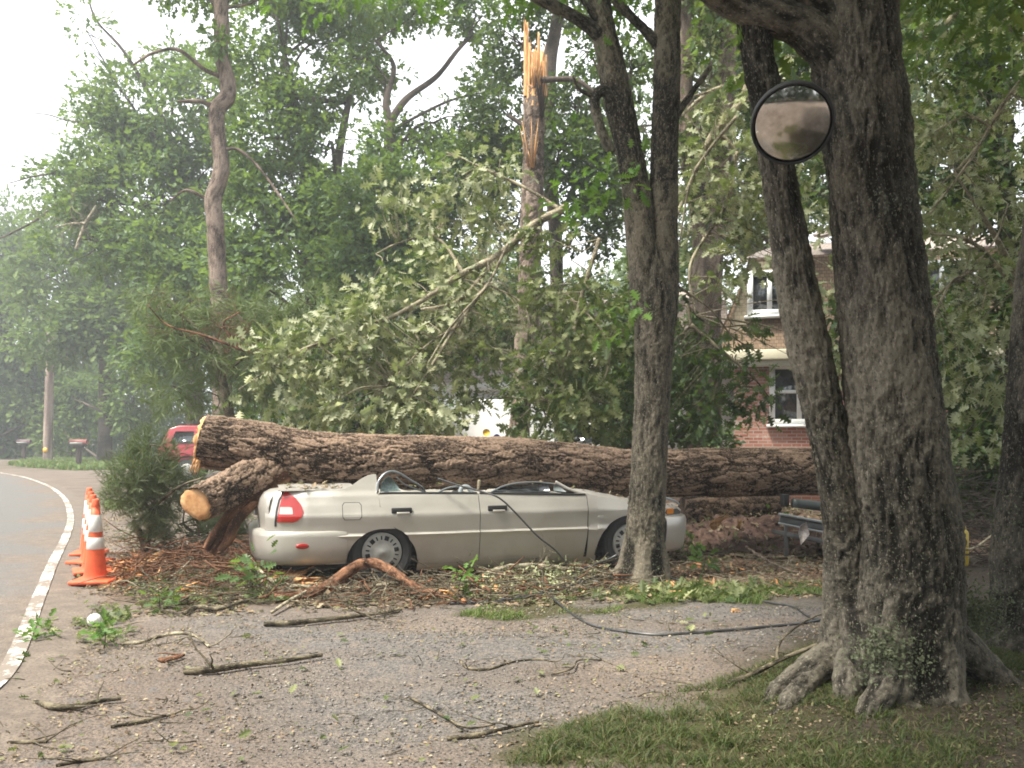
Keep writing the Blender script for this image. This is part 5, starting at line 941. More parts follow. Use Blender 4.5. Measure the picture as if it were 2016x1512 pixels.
# snapped pine with jagged orange top
sp = root('snapped_pine', P(1025, 900, 15.5)*[1, 1, 0], 'snapped pine trunk with a jagged orange broken top, right of the sky gap', 'tree', GB); of = np.array(sp.location)
tp = trunk_pts([(1022, 905, 15.5, .16), (1024, 820, 15.5, .17), (1034, 700, 15.5, .19), (1040, 600, 15.5, .19), (1046, 450, 15.5, .19), (1050, 330, 15.5, .185), (1052, 200, 15.5, .18), (1052, 170, 15.5, .17)]); V, q, a = tube(tp, 48, 400, plates(7, .025, 9)); mesh_np('trunk', V, q, M['brown_bark'], sp, off=of, attr={'bc': a})
r9 = np.random.default_rng(9)
def jagged(name, px, pyb, pyt, Y, r, seed, th0=0, th1=2*math.pi, n=60, mat='wood', par=sp, of=of, spike=.8):
    b = P(px, pyb, Y); H = m(pyb-pyt, Y); th = np.linspace(th0, th1, n); top = H*(1-spike*fbm(np.stack([th*3.2, th*0+seed, th*0], 1), 3, seed)**1.2*1.1)*(1-.25*_h(np.arange(n)*1., np.zeros(n), np.zeros(n), seed)); z = np.linspace(0, 1, 30)[:, None]; V = []
    for sc_ in (1, .72):
        rr = r*sc_*(1-.12*z)*(1+.10*(fbm(np.stack([np.repeat(th[None], 30, 0).ravel()*6, (z+0*th).ravel()*3, 0*(z+0*th).ravel()], 1), 3, seed).reshape(30, n)-.5)*2)
        V.append(np.stack([b[0]+rr*np.cos(th), b[1]+rr*np.sin(th), b[2]+z*top], -1))
    V, q = grid(np.vstack([V[0], V[1][::-1]])); return mesh_np(name, V, [q], M[mat], par, smooth=False, off=of)
jagged('broken_top', 1052, 215, 45, 15.5, .185, 3); jagged('broken_top', 1036, 190, 12, 15.42, .05, 8, n=20, spike=.3); jagged('broken_top', 1072, 190, 95, 15.42, .05, 5, n=20, spike=.3)
splinters('broken_top', P(1046, 330, 15.3), (0, -.02, 1), 14, .06, .9, .014, M['wood'], sp, of, r9); splinters('broken_top', P(1052, 170, 15.35), (0, 0, 1), 40, .15, .7, .012, M['wood'], sp, of, r9); splinters('bark_strip', P(1068, 230, 15.3), (.05, -.05, 1), 6, .05, .9, .02, M['brown_bark'], sp, of, r9)
V, q, a = tube(trunk_pts([(1062, 158, 15.4, .06), (1100, 156, 15.3, .05), (1135, 158, 15.2, .045), (1175, 185, 15.1, .03)]), 8, 30); mesh_np('branches', V, q, M['far_bark'], sp, off=of, attr={'bc': a})
# evergreen left of the sedan, behind the log end
def needles(name, lab, cat, stems, tufts, size, mat, bark, group=None, seed=0, dens=60, w=.012, dirb=(0, 0, .3)):
    rng = np.random.default_rng(seed); t0 = [np.r_[P(*s[:3]), s[3]] for s in stems[0]]; b0 = t0[0][:3].copy(); b0[2] = 0; r = root(name, b0, lab, cat, group); B = MB()
    for s in stems: V, q, a = tube([np.r_[P(*x[:3]), x[3]] for x in s], 9, len(s)*8, lambda bc, th, v: .006*(fbm(bc*[30, 30, 12], 2, seed)-.5)); B.add(V, q, a)
    C = []; D = []
    for px, py, Y, rx, ry, wt in tufts:
        n = int(dens*wt*m(rx, Y)*m(ry, Y)*math.pi*4); c = P(px, py, Y); d = unit(rng.normal(size=(n, 3))); rr = rng.random((n, 1))**.6; q_ = c+d*rr*[m(rx, Y), min(m(rx, Y), .6), m(ry, Y)]; kk = fbm(q_*3+seed, 3, seed) > .40; q_ = q_[kk]; C.append(q_); D.append((d*.7+np.array(dirb)+rng.normal(size=d.shape)*.4)[kk])
        for _ in range(max(2, int(n/45))):
            e_ = c+unit(rng.normal(size=3))*[m(rx, Y)*.9, .3, m(ry, Y)*.9]; V, q, a = tube([np.r_[c, .010], np.r_[(c+e_)/2+rng.normal(size=3)*.04, .008], np.r_[e_, .004]], 5, 7); B.add(V, q, a)
    C = np.vstack(C); D = unit(np.vstack(D)); per = 16; n = len(C)
    B.build('branches', bark, r, off=b0, smooth=True, attr=True)
    Cn = np.repeat(C, per, 0); Dn = np.repeat(D, per, 0); Cn = Cn+Dn*size*rng.random((len(Cn), 1))*1.2; Dn = unit(Dn+rng.normal(size=Dn.shape)*.55); L = size*(.6+.6*rng.random(len(Cn)))
    V, q = leaf_arrays(Cn, Dn, rng.normal(size=Dn.shape), L, [(.3, w)], .0); mesh_np('needles', V, q, mat, r, smooth=False, off=b0); return r
needles('pine_bough', 'dark green pine bough with needles standing left of the sawn limb', 'pine bough', [[(285, 1098, 9.6, .035), (280, 1060, 9.6, .04), (262, 1025, 9.6, .03)], [(285, 1098, 9.6, .04), (300, 1010, 9.5, .03), (320, 940, 9.4, .02), (325, 890, 9.4, .012)], [(300, 1010, 9.5, .02), (260, 960, 9.4, .012), (230, 950, 9.3, .008)], [(300, 1000, 9.5, .02), (350, 960, 9.2, .014), (400, 940, 9.1, .01)]],
        [(295, 885, 9.5, 36, 32, 1), (280, 940, 9.4, 58, 40, 1), (320, 955, 9.5, 45, 40, 1), (250, 970, 9.3, 42, 30, .9), (310, 1000, 9.5, 55, 45, 1), (360, 1030, 9.7, 60, 50, 1), (290, 1050, 9.9, 40, 40, .8), (440, 1050, 10.1, 50, 55, 1), (470, 1010, 10.2, 30, 40, .8), (395, 955, 9.6, 26, 26, .6), (352, 905, 9.6, 24, 16, .7)], .13, M['needle'], M['twig'], seed=21, dens=190, w=.03)
needles('young_pine', 'pale needled young pine behind the left end of the log', 'pine tree', [[(470, 905, 13.5, .09), (440, 760, 13.4, .07), (420, 690, 13.3, .05), (380, 640, 13.2, .03), (330, 600, 13.1, .02)], [(430, 700, 13.3, .03), (360, 660, 13.2, .022), (290, 640, 13, .012)], [(440, 740, 13.3, .03), (500, 680, 13.2, .02), (560, 590, 13, .012)]],
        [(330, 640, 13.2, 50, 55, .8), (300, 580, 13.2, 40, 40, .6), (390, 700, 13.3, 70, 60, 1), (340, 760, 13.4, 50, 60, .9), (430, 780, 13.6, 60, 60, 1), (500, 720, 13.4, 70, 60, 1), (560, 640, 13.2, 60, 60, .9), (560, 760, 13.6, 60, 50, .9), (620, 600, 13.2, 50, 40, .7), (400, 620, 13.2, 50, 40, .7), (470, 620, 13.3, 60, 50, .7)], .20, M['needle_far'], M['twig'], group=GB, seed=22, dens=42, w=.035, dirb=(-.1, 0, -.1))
# brown bare broken crown of twigs left of centre
def bare(name, lab, stems, seed, bark, r=.02, n=10, cat='branch', length=.5):
    rng = np.random.default_rng(seed); t0 = [np.r_[P(*s[:3]), s[3]] for s in stems[0]]; b0 = t0[0][:3]; B = MB()
    for s in stems:
        pp = spline([np.r_[P(*x[:3]), x[3]] for x in s], 24); V, q, a = tube(pp, 7, 40, lambda bc, th, v: .006*(fbm(bc*[30, 30, 9], 2, seed)-.5)); B.add(V, q, a)
        for _ in range(n):
            p = pp[rng.integers(4, 24)]; d = rng.normal(size=3)
            for pth in grow(p[:3], d, length*(.4+.7*rng.random()), p[3]*.5, 2, rng, [], [], .6, .0, 2)[0]: V, q, a = tube(pth, 4, 7); B.add(V, q, a)
    o = B.build(name, bark, None, off=b0, smooth=True, attr=True); o.location = b0; return tag(o, lab, cat, 'fallen branches and sticks')
bare('broken_branch', 'tangled bare brown broken branch in front of the young pine', [[(480, 690, 12.6, .022), (400, 660, 12.5, .018), (330, 640, 12.4, .012), (290, 600, 12.3, .008)], [(480, 690, 12.6, .02), (440, 640, 12.5, .014), (470, 615, 12.4, .01)]], 31, M['red_bark'])
bare('broken_branch', 'pale dead snag of twigs on the left side of the crown', [[(150, 490, 30, .06), (168, 440, 30, .05), (190, 405, 30, .04)], [(168, 440, 30, .05), (140, 440, 30, .03), (110, 448, 30, .02)]], 33, M['pale_bark'], n=3, length=1.6)
# --- fallen oak limbs with pale lobed leaves
def leafy_limb(name, lab, mains, clumps, seed, leaf, size=.15, per=7, nt=44, half=OAK, bark='pale_bark', droop=.5, dens=1.0, thin=.40, twl=.55, cat='oak limb', group='fallen leafy oak limbs', lup=.35):
    rng = np.random.default_rng(seed); t0 = [np.r_[P(*s[:3]), s[3]] for s in mains[0]]; b0 = t0[0][:3].copy(); b0[2] = 0; r = root(name, b0, lab, cat, group); B = MB(); allp = []
    T = MB()
    for s in mains: pp = spline([np.r_[P(*x[:3]), x[3]] for x in s], 40); allp.append(pp); V, q, a = tube(pp, 9, 60, lambda bc, th, v: .008*(fbm(bc*[25, 25, 8], 2, seed)-.5)); T.add(V, q, a)
    for k_ in range(1, len(allp)):
        o_ = np.vstack(allp[:k_]); dd = np.linalg.norm(o_[:, :3]-allp[k_][0, :3], axis=1); s_ = o_[np.argmin(dd)]
        if dd.min() > .05: mid = (s_[:3]+allp[k_][0, :3])/2+[0, 0, .08]; V, q, a = tube([np.r_[s_[:3], s_[3]*.7], np.r_[mid, allp[k_][0, 3]], allp[k_][0]], 8, 20); T.add(V, q, a)
    allp = np.vstack(allp); C = []; D = []
    for px, py, Y, rx, ry, w in clumps:
        c = P(px, py, Y); Rx, Rz = m(rx, Y), m(ry, Y); nn = max(3, int(nt*w*Rx*Rz)); 
        for _ in range(nn):
            e = c+unit(rng.normal(size=3))*rng.random()**.4*[Rx, min(Rx, .8), Rz]; dd = np.linalg.norm((allp[:, :3]-e), axis=1); s = allp[np.argmin(dd)]; s3 = s[:3]
            mid = (s3+e)/2+rng.normal(size=3)*.09+[0, 0, .06]; V, q, a = tube([np.r_[s3, .008], np.r_[mid, .006], np.r_[e, .003]], 4, 8); T.add(V, q, a)
            d = unit(e-mid)
            for pth in grow(e, d, twl*.5, .0035, 0, rng, [], [], .7)[0]: V, q, a = tube(pth, 4, 5); T.add(V, q, a)
            if fbm((e*1.7+seed)[None], 2, seed)[0] > thin-.1: C.append(e+d*.1); D.append(d)
        n2 = int(190*w*Rx*Rz*dens); d = unit(rng.normal(size=(n2, 3))); q_ = c+d*rng.random((n2, 1))**.45*[Rx, min(Rx, .7), Rz]; kk = fbm(q_*2.2+seed, 3, seed) > thin; C += list(q_[kk]); D += list(d[kk])
    T.build('limb', M[bark], r, off=b0, smooth=True, attr=True)
    V, q = spray_leaves(np.array(C), np.array(D), per, size, half, .6, droop, lup, rng, .8); mesh_np('leaves', V, q, leaf, r, smooth=False, off=b0); return r
leafy_limb('fallen_oak_limb', 'long pale fallen oak limb slanting down from the snapped pine to the lower left', [[(1112, 408, 11.6, .05), (1040, 450, 11.6, .055), (985, 500, 11.5, .05), (900, 545, 11.4, .042), (850, 580, 11.3, .035), (780, 620, 11.2, .03), (690, 655, 11.1, .024), (610, 685, 11, .018), (555, 715, 11, .01)], [(985, 500, 11.5, .04), (905, 590, 11.4, .03), (830, 610, 11.2, .02)], [(1100, 410, 11.6, .03), (1035, 370, 11.8, .022), (960, 335, 12, .018), (880, 300, 12, .01)], [(850, 460, 11.9, .02), (780, 480, 12, .012), (740, 500, 12, .008)], [(700, 655, 11.1, .02), (590, 690, 10.9, .012), (480, 760, 10.7, .007)]],
     [(800, 380, 12, 50, 30, .7), (840, 430, 12, 50, 40, .5), (760, 410, 12, 36, 30, .5), (700, 640, 11.1, 60, 40, 1), (640, 700, 11, 60, 50, 1), (560, 720, 10.9, 60, 50, 1.1), (500, 780, 10.8, 36, 24, 1), (600, 780, 11, 60, 36, .9), (780, 690, 11.2, 60, 50, .9), (900, 360, 12, 60, 50, .7), (960, 440, 11.9, 60, 50, .8), (880, 500, 11.8, 60, 50, .8), (990, 330, 12, 50, 40, .6), (760, 560, 11.6, 60, 40, .7)], 41, M['leaf_pale'], thin=.38)
leafy_limb('fallen_oak_limb', 'drooping leafy oak limb hanging over the rear half of the log', [[(960, 560, 11.2, .03), (900, 640, 11, .025), (850, 720, 10.9, .018), (800, 800, 10.8, .01)], [(905, 640, 11, .02), (840, 680, 10.9, .012), (760, 760, 10.8, .008)]],
     [(740, 620, 11.2, 60, 40, .9), (700, 710, 11, 55, 50, 1), (790, 780, 10.9, 70, 60, 1), (700, 800, 10.8, 50, 36, .8), (850, 700, 11.2, 70, 60, 1), (880, 620, 11.4, 60, 40, .8), (860, 800, 10.9, 60, 45, .9), (930, 560, 11.4, 60, 50, .9), (980, 640, 11.4, 50, 50, .8), (640, 640, 11.3, 50, 40, .8), (620, 810, 11, 50, 30, .7)], 42, M['leaf_pale'])
leafy_limb('fallen_oak_limb', 'dense leafy oak limb drooping between the snapped pine and the middle tree', [[(1180, 470, 11, .03), (1140, 600, 10.8, .025), (1120, 700, 10.7, .018), (1080, 790, 10.6, .01)], [(1140, 600, 10.8, .02), (1200, 680, 10.6, .012), (1180, 780, 10.5, .008)]],
     [(1110, 560, 11, 60, 45, .9), (1170, 600, 10.8, 70, 60, 1), (1110, 680, 10.7, 70, 55, 1), (1200, 700, 10.6, 60, 55, 1), (1130, 780, 10.6, 70, 45, 1), (1060, 740, 10.8, 40, 60, .7), (1070, 610, 11.2, 36, 36, .6), (960, 700, 11.2, 50, 50, .7), (940, 770, 11.1, 40, 30, .8), (1060, 820, 10.6, 40, 24, .6), (1060, 470, 11.6, 50, 40, .6), (1170, 820, 10.8, 60, 30, .8)], 43, M['leaf_olive'])
leafy_limb('fallen_oak_limb', 'pale leafed oak limb hanging between the middle tree and the leaning trunk', [[(1460, 200, 11.5, .05), (1400, 270, 11.4, .045), (1360, 360, 11.3, .03), (1330, 430, 11.2, .02)], [(1450, 300, 11.4, .03), (1430, 400, 11.2, .025), (1360, 520, 11, .018), (1370, 620, 10.9, .01)], [(1480, 160, 11.6, .04), (1400, 180, 11.5, .03), (1340, 230, 11.4, .02)]],
     [(1440, 200, 11.4, 50, 40, .6), (1470, 290, 11.3, 30, 40, .7), (1450, 390, 11.2, 45, 50, 1.1), (1490, 440, 11.1, 50, 45, 1.2), (1460, 500, 11, 40, 36, .9), (1350, 330, 11.4, 30, 50, .6), (1350, 430, 11.3, 30, 50, .6), (1520, 500, 11, 28, 30, .9), (1600, 290, 11.2, 36, 50, .9), (1620, 420, 11.2, 36, 50, .9), (1590, 150, 11.4, 34, 36, .7), (1630, 560, 10.8, 34, 60, 1.0), (1630, 700, 10.8, 34, 40, .8), (1560, 230, 11.3, 40, 40, .8), (1410, 320, 11.3, 36, 60, .8), (1500, 330, 11.2, 30, 40, .7), (1530, 430, 11, 30, 30, .6), (1420, 560, 11, 28, 26, .6)], 44, M['leaf_pale'])
leafy_limb('fallen_oak_limb', 'dark leafy limb hanging in front of the brick wall of the house', [[(1360, 640, 10.9, .03), (1420, 690, 10.8, .02), (1480, 740, 10.7, .014), (1520, 790, 10.7, .008)], [(1350, 600, 11, .02), (1400, 640, 10.9, .014), (1470, 640, 10.8, .008)]],
     [(1360, 700, 11, 50, 60, 1.1), (1400, 780, 10.9, 50, 50, 1.2), (1360, 820, 10.9, 60, 30, 1.1), (1430, 720, 10.8, 36, 30, .6), (1500, 770, 10.7, 34, 45, 1.0), (1460, 640, 10.8, 26, 22, .5), (1290, 760, 11.2, 60, 60, 1), (1240, 820, 11.2, 60, 30, 1.2), (1290, 640, 11.2, 50, 60, 1)], 45, M['leaf_dark'], bark='twig', size=.15)
leafy_limb('fallen_oak_limb', 'pale leafed limb with crooked bare branches right of the thick trunk', [[(2050, 120, 9.6, .04), (1980, 200, 9.5, .03), (1930, 280, 9.4, .02), (1880, 340, 9.3, .012)], [(2050, 640, 9.3, .03), (1960, 520, 9.2, .025), (1900, 470, 9.1, .018), (1830, 460, 9, .01)], [(1960, 520, 9.2, .02), (1900, 540, 9.1, .014), (1830, 590, 9, .008)], [(1900, -20, 9.8, .05), (1870, 40, 9.7, .035), (1820, 80, 9.6, .02)]],
     [(1840, 150, 9.6, 50, 60, .7), (1900, 240, 9.5, 70, 60, .8), (1990, 150, 9.5, 50, 70, .8), (1870, 380, 9.4, 60, 60, .8), (1970, 380, 9.4, 60, 70, .8), (1900, 480, 9.2, 60, 50, .7), (1880, 640, 9.1, 60, 50, 1), (1960, 620, 9.2, 60, 60, .9), (1930, 720, 9.1, 60, 50, 1), (1990, 740, 9.1, 40, 50, 1), (1880, 560, 9.2, 60, 50, .9), (1840, 480, 9.3, 40, 60, .8), (1860, 780, 9.2, 50, 50, .9), (1990, 520, 9.2, 50, 60, .8), (1820, 240, 9.6, 40, 60, .8), (1870, 40, 9.8, 60, 50, .7), (1980, 30, 9.8, 60, 60, .7), (1900, 830, 9.3, 50, 40, .6), (1960, 850, 9.3, 50, 30, .5)], 46, M['leaf_pale'], size=.125, thin=.41)
bare('broken_branch', 'pale crooked dead branch right of the thick trunk, forking low', [[(1830, 640, 9.0, .016), (1870, 560, 9.0, .014), (1905, 535, 8.95, .011), (1960, 470, 8.9, .009), (1985, 400, 8.9, .006)], [(1905, 535, 8.95, .011), (1940, 560, 8.9, .008), (1930, 620, 8.9, .005)]], 35, M['pale_bark'], n=8, length=.5)
bare('broken_branch', 'long pale dead branch crossing the leaves at the upper right edge', [[(1830, 420, 9.0, .012), (1900, 330, 9.0, .014), (1950, 250, 8.95, .016), (1985, 190, 8.9, .018), (2040, 120, 8.9, .02)], [(1950, 250, 8.95, .012), (1900, 230, 8.9, .008), (1840, 260, 8.9, .005)]], 36, M['pale_bark'], n=8, length=.5)
bare('broken_branch', 'pale bare branch arching left of the leaning trunk', [[(1450, 230, 10.4, .022), (1400, 290, 10.4, .02), (1362, 350, 10.3, .016), (1345, 430, 10.2, .012), (1330, 540, 10.2, .006)], [(1400, 180, 10.4, .016), (1340, 200, 10.4, .012), (1300, 250, 10.3, .008)]], 37, M['pale_bark'], n=8, length=.5)
bare('broken_branch', 'crooked brown branch hanging in front of the house eave', [[(1330, 560, 10.2, .016), (1400, 610, 10.2, .013), (1440, 660, 10.2, .010), (1500, 700, 10.2, .006)]], 38, M['twig'], n=8, length=.5)
bare('broken_branch', 'thin pale dead branches hanging amid the fallen crown behind the log', [[(1000, 480, 10.9, .02), (960, 560, 10.8, .016), (890, 640, 10.7, .012), (840, 720, 10.6, .006)], [(960, 560, 10.8, .014), (1030, 600, 10.8, .01), (1050, 680, 10.7, .005)]], 39, M['pale_bark'], n=12, length=.6)
# --- right hand dark wood
tree('dark_tree', 'dark leaved tree filling the right edge behind the thick trunk', 'tree', [[(2010, 900, 12.5, .16), (1990, 500, 12.5, .14), (1960, 200, 12.5, .12), (1940, -40, 12.5, .1)]],
     [(1860, 60, 12.5, 90, 90), (1960, 200, 12.5, 100, 100), (1870, 300, 12.3, 80, 100), (1990, 400, 12.2, 80, 120), (1890, 480, 12.2, 90, 90), (1960, 600, 12, 90, 90), (1870, 680, 12, 80, 90), (1960, 780, 12, 100, 80), (1890, 850, 11.8, 70, 60), (2000, 920, 11.6, 70, 60), (1900, 960, 12.4, 60, 50), (2040, 60, 12.5, 80, 100)], 12.5, M['leaf_dark'], .13, MIDL, M['far_bark'], dens=5.5, group=GB, seed=9, nscale=1.2)
tree('dark_tree', 'dark leafy tree standing behind the middle forked tree', 'tree', [[(1250, 900, 14, .18), (1255, 600, 14, .15), (1240, 380, 14, .12), (1230, 150, 14, .1)]],
     [(1180, 760, 14, 90, 90), (1280, 700, 14, 90, 90), (1330, 800, 13.6, 80, 70), (1180, 850, 13.5, 90, 40), (1300, 560, 14, 60, 80), (1230, 640, 14.3, 70, 70), (1060, 800, 14.5, 60, 60, .7), (1270, 330, 14, 45, 80, .7), (1390, 330, 14.5, 40, 100, .5), (1090, 720, 14.6, 60, 60, .7), (1400, 860, 13.4, 50, 30, .8), (1160, 100, 14, 36, 60, .4), (1250, 120, 14, 50, 60, .6)], 14, M['leaf_dark'], .14, MIDL, M['far_bark'], dens=5.5, group=GB, seed=10, nscale=1)
tree('leafy_tree', 'mid green tree behind the house roof and leaning trunk', 'tree', [[(1560, 900, 30, .3), (1560, 500, 30, .25), (1570, 200, 30, .15)]],
     [(1450, 300, 30, 110, 120), (1560, 150, 30, 120, 110), (1620, 330, 30, 110, 110), (1500, 430, 30, 110, 70), (1430, 470, 30, 60, 80), (1400, 100, 30, 90, 110), (1680, 100, 30, 100, 120), (1850, 200, 30, 120, 200), (1850, 500, 30, 120, 150), (1300, 450, 30, 100, 120), (1230, 250, 30, 90, 150, .6)], 30, M['leaf_mid'], .24, MIDL, M['far_bark'], dens=5, group=GB, seed=12, nscale=.7, thin=.45)
tree('understory_shrub', 'dark green shrub mass directly behind the log, left of the white van', 'shrub', [[(720, 900, 16, .06), (715, 780, 16, .04)]],
     [(560, 830, 16, 90, 50), (680, 800, 16, 90, 70), (800, 830, 16, 90, 50), (880, 780, 16.5, 50, 60), (620, 720, 17, 100, 70), (760, 700, 17, 100, 70), (480, 820, 17, 60, 50), (890, 680, 18, 60, 60, .8), (980, 640, 17, 70, 70), (880, 560, 17.5, 90, 80), (780, 600, 17.5, 90, 80), (1000, 780, 19, 40, 30, .5)], 16, M['leaf_dark'], .15, MIDL, M['far_bark'], dens=5, seed=13)
tree('leafy_tree', 'green crown spreading over the house between the leaning trunk and reddish pine', 'tree', [[(1662, 905, 16, .14), (1605, 720, 16, .13), (1572, 560, 16, .12), (1535, 330, 16, .10), (1515, 60, 16, .08)]],
     [(1560, 90, 16, 70, 80), (1640, 180, 16, 70, 80), (1480, 180, 16, 70, 70, .8), (1540, 280, 16, 70, 70, .9), (1640, 360, 15.5, 60, 60, .9), (1500, 380, 16, 60, 60, .9), (1420, 60, 16, 60, 60), (1700, 30, 16, 100, 60), (1600, -60, 16, 160, 60), (1450, -60, 16, 120, 60), (1900, -60, 16, 160, 60), (1580, 420, 15, 40, 30, .7), (1400, 420, 16, 36, 50, .7), (1760, 640, 15, 100, 120), (1860, 780, 14, 100, 120), (1980, 820, 14, 100, 120), (1940, 980, 13, 90, 50), (1650, 640, 15, 26, 70, .7)], 16, M['leaf_dark'], .15, MIDL, M['far_bark'], dens=5.2, group=GB, seed=14, nscale=1)
# far woods as one mass
def woods():
    rng = np.random.default_rng(77); cl = []
    for x in np.arange(-75, 60, 4.2):
        for z in (1.2, 3.5, 6.5, 10) if x < -8 else (1.5, 5, 9, 13):
            y = 70+rng.normal()*3; cl.append((x+rng.normal()*1.2, y, z*(1+rng.normal()*.08), 3.1, 2.2, 2.3, 1))
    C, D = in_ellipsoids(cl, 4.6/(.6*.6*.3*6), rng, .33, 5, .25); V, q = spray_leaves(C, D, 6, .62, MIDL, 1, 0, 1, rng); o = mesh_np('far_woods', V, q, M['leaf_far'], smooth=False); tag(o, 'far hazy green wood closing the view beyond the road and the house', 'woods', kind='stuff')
    B = MB()
woods()
# --- middle forked tree in front of the sedan
D1 = ridges(22, .015, 3); Q = [(1262, 1146, 8.30, .26), (1266, 1120, 8.30, .215), (1268, 1075, 8.3, .185), (1272, 1000, 8.3, .168), (1278, 900, 8.3, .160), (1285, 760, 8.3, .158), (1288, 660, 8.3, .18), (1290, 600, 8.3, .185), (1290, 555, 8.3, .15), (1288, 500, 8.3, .09), (1287, 460, 8.3, .03)]
mt = root('forked_tree', G(1262, 1142), 'ridged grey brown forked tree standing in front of the sedan front wheel', 'tree'); mo = np.array(mt.location)
V, q, a = tube(trunk_pts(Q), 110, 620, lambda bc, th, v: D1(bc, th, v)+.05*np.clip(1-v*7, 0, 1)*np.sin(th*4+1)); mesh_np('trunk', V, q, M['mid_bark'], mt, off=mo, attr={'bc': a})
D2 = ridges(20, .011, 5); MFORK = [[(1275, 640, 8.30, .12), (1268, 560, 8.3, .125), (1262, 450, 8.3, .125), (1250, 360, 8.3, .12), (1235, 280, 8.3, .125), (1215, 190, 8.3, .13), (1200, 110, 8.3, .115), (1185, 40, 8.3, .10), (1170, -60, 8.3, .09)], [(1305, 640, 8.32, .12), (1308, 560, 8.34, .13), (1306, 430, 8.34, .125), (1308, 300, 8.34, .125), (1312, 180, 8.34, .122), (1314, 60, 8.34, .115), (1316, -80, 8.34, .11)]]
for t in MFORK: V, q, a = tube(trunk_pts(t), 70, 420, D2); mesh_np('fork_stem', V, q, M['mid_bark'], mt, off=mo, attr={'bc': a})
for t in ([(1205, 90, 8.3, .08), (1150, 45, 8.2, .065), (1090, 12, 8.1, .055), (1030, -20, 8.0, .05)], [(1225, 230, 8.28, .05), (1190, 180, 8.2, .055), (1170, 200, 8.15, .05), (1185, 260, 8.1, .045), (1205, 300, 8.1, .035)], [(1312, 110, 8.32, .06), (1270, 60, 8.3, .05), (1225, 15, 8.2, .045), (1190, -30, 8.2, .04)], [(1168, 190, 8.15, .03), (1140, 175, 8.1, .02), (1128, 150, 8.1, .012)], [(1316, 250, 8.34, .04), (1350, 200, 8.3, .035), (1400, 130, 8.2, .02)], [(1200, 60, 8.3, .04), (1160, 20, 8.2, .03), (1120, -50, 8.2, .02)]):
    V, q, a = tube(trunk_pts(t), 20, 90, ridges(30, .008, 8)); mesh_np('branches', V, q, M['oak_bark'], mt, off=mo, attr={'bc': a})
cl = [(P(px, py, Y), m(rx, Y), m(ry, Y), w) for px, py, Y, rx, ry, w in [(1130, 375, 8.1, 55, 30, 1), (1200, 360, 8.0, 50, 36, 1.1), (1150, 410, 8.1, 36, 14, .8), (1250, 600, 8.0, 30, 26, .8), (1225, 640, 7.95, 26, 20, .6), (1130, 300, 8.2, 30, 20, .4), (930, 0, 8.2, 110, 26, .8), (1060, -40, 8.1, 90, 60, 1), (1350, 60, 8.2, 30, 40, .4), (1250, -60, 8.1, 150, 50, 1), (780, -20, 8.2, 110, 30, .6), (640, -10, 8.2, 80, 28, .5), (540, 40, 8.3, 50, 40, .25), (1170, 60, 8.2, 24, 40, .3)]]
C, D = in_ellipsoids([(c[0], c[1], c[2], rx, .5, rz, w) for c, rx, rz, w in cl]+[(1.5, 7.5, 8, 3, 2.5, 1.6, 1.2), (-1.5, 8, 7.6, 2.5, 2, 1.2, 1)], 60, np.random.default_rng(4), .40, 4, 2.0, .1)
V, q = spray_leaves(C, D*[1, 1, .3], 6, .11, OAK, .9, .25, 1.0, np.random.default_rng(6)); mesh_np('crown', V, q, M['leaf_bright'], mt, smooth=False, off=mo)
# --- big leaning twin trunks, right foreground
bt = root('big_twin_tree', G(1780, 1400), 'massive dark mossy tree with two leaning trunks and spreading roots at right', 'tree'); bo = np.array(bt.location)
D3 = ridges(26, .014, 11, lump=.045, fine=.010); D4 = ridges(25, .018, 14, lump=.05, fine=.012)
TA = [(1672, 1300, 4.75, .165), (1680, 1240, 4.72, .155), (1676, 1140, 4.7, .135), (1668, 1040, 4.66, .120), (1650, 940, 4.62, .104), (1625, 830, 4.6, .098), (1597, 700, 4.58, .094), (1572, 580, 4.56, .090), (1552, 460, 4.54, .083), (1532, 340, 4.52, .080), (1512, 220, 4.5, .080), (1492, 110, 4.48, .086), (1478, 0, 4.46, .08), (1465, -120, 4.44, .078)]
TB = [(1790, 1400, 4.52, .30), (1788, 1330, 4.52, .265), (1790, 1240, 4.52, .25), (1792, 1140, 4.52, .243), (1788, 1040, 4.52, .237), (1772, 930, 4.52, .230), (1760, 800, 4.52, .222), (1748, 680, 4.52, .216), (1735, 560, 4.52, .210), (1720, 430, 4.52, .205), (1710, 320, 4.52, .205), (1698, 220, 4.52, .212), (1684, 120, 4.52, .205), (1678, 0, 4.52, .198), (1670, -140, 4.52, .195)]
V, q, a = tube(trunk_pts(TA), 100, 640, D3); mesh_np('trunk', V, q, M['oak_bark'], bt, off=bo, attr={'bc': a})
V, q, a = tube(trunk_pts(TB), 200, 720, lambda bc, th, v: D4(bc, th, v)+.035*np.clip(1-v*6, 0, 1)*np.sin(th*5+2)); mesh_np('trunk', V, q, M['oak_bark'], bt, off=bo, attr={'bc': a})
for t in ([(1700, 150, 4.5, .13), (1655, 125, 4.48, .11), (1620, 85, 4.46, .10), (1575, 50, 4.45, .09), (1520, 30, 4.42, .08), (1440, 0, 4.4, .07), (1350, -60, 4.3, .06)], [(1640, 30, 4.45, .06), (1570, -10, 4.4, .06), (1500, -60, 4.3, .05)]): V, q, a = tube(trunk_pts(t), 40, 160, ridges(22, .012, 4)); mesh_np('branches', V, q, M['oak_bark'], bt, off=bo, attr={'bc': a})
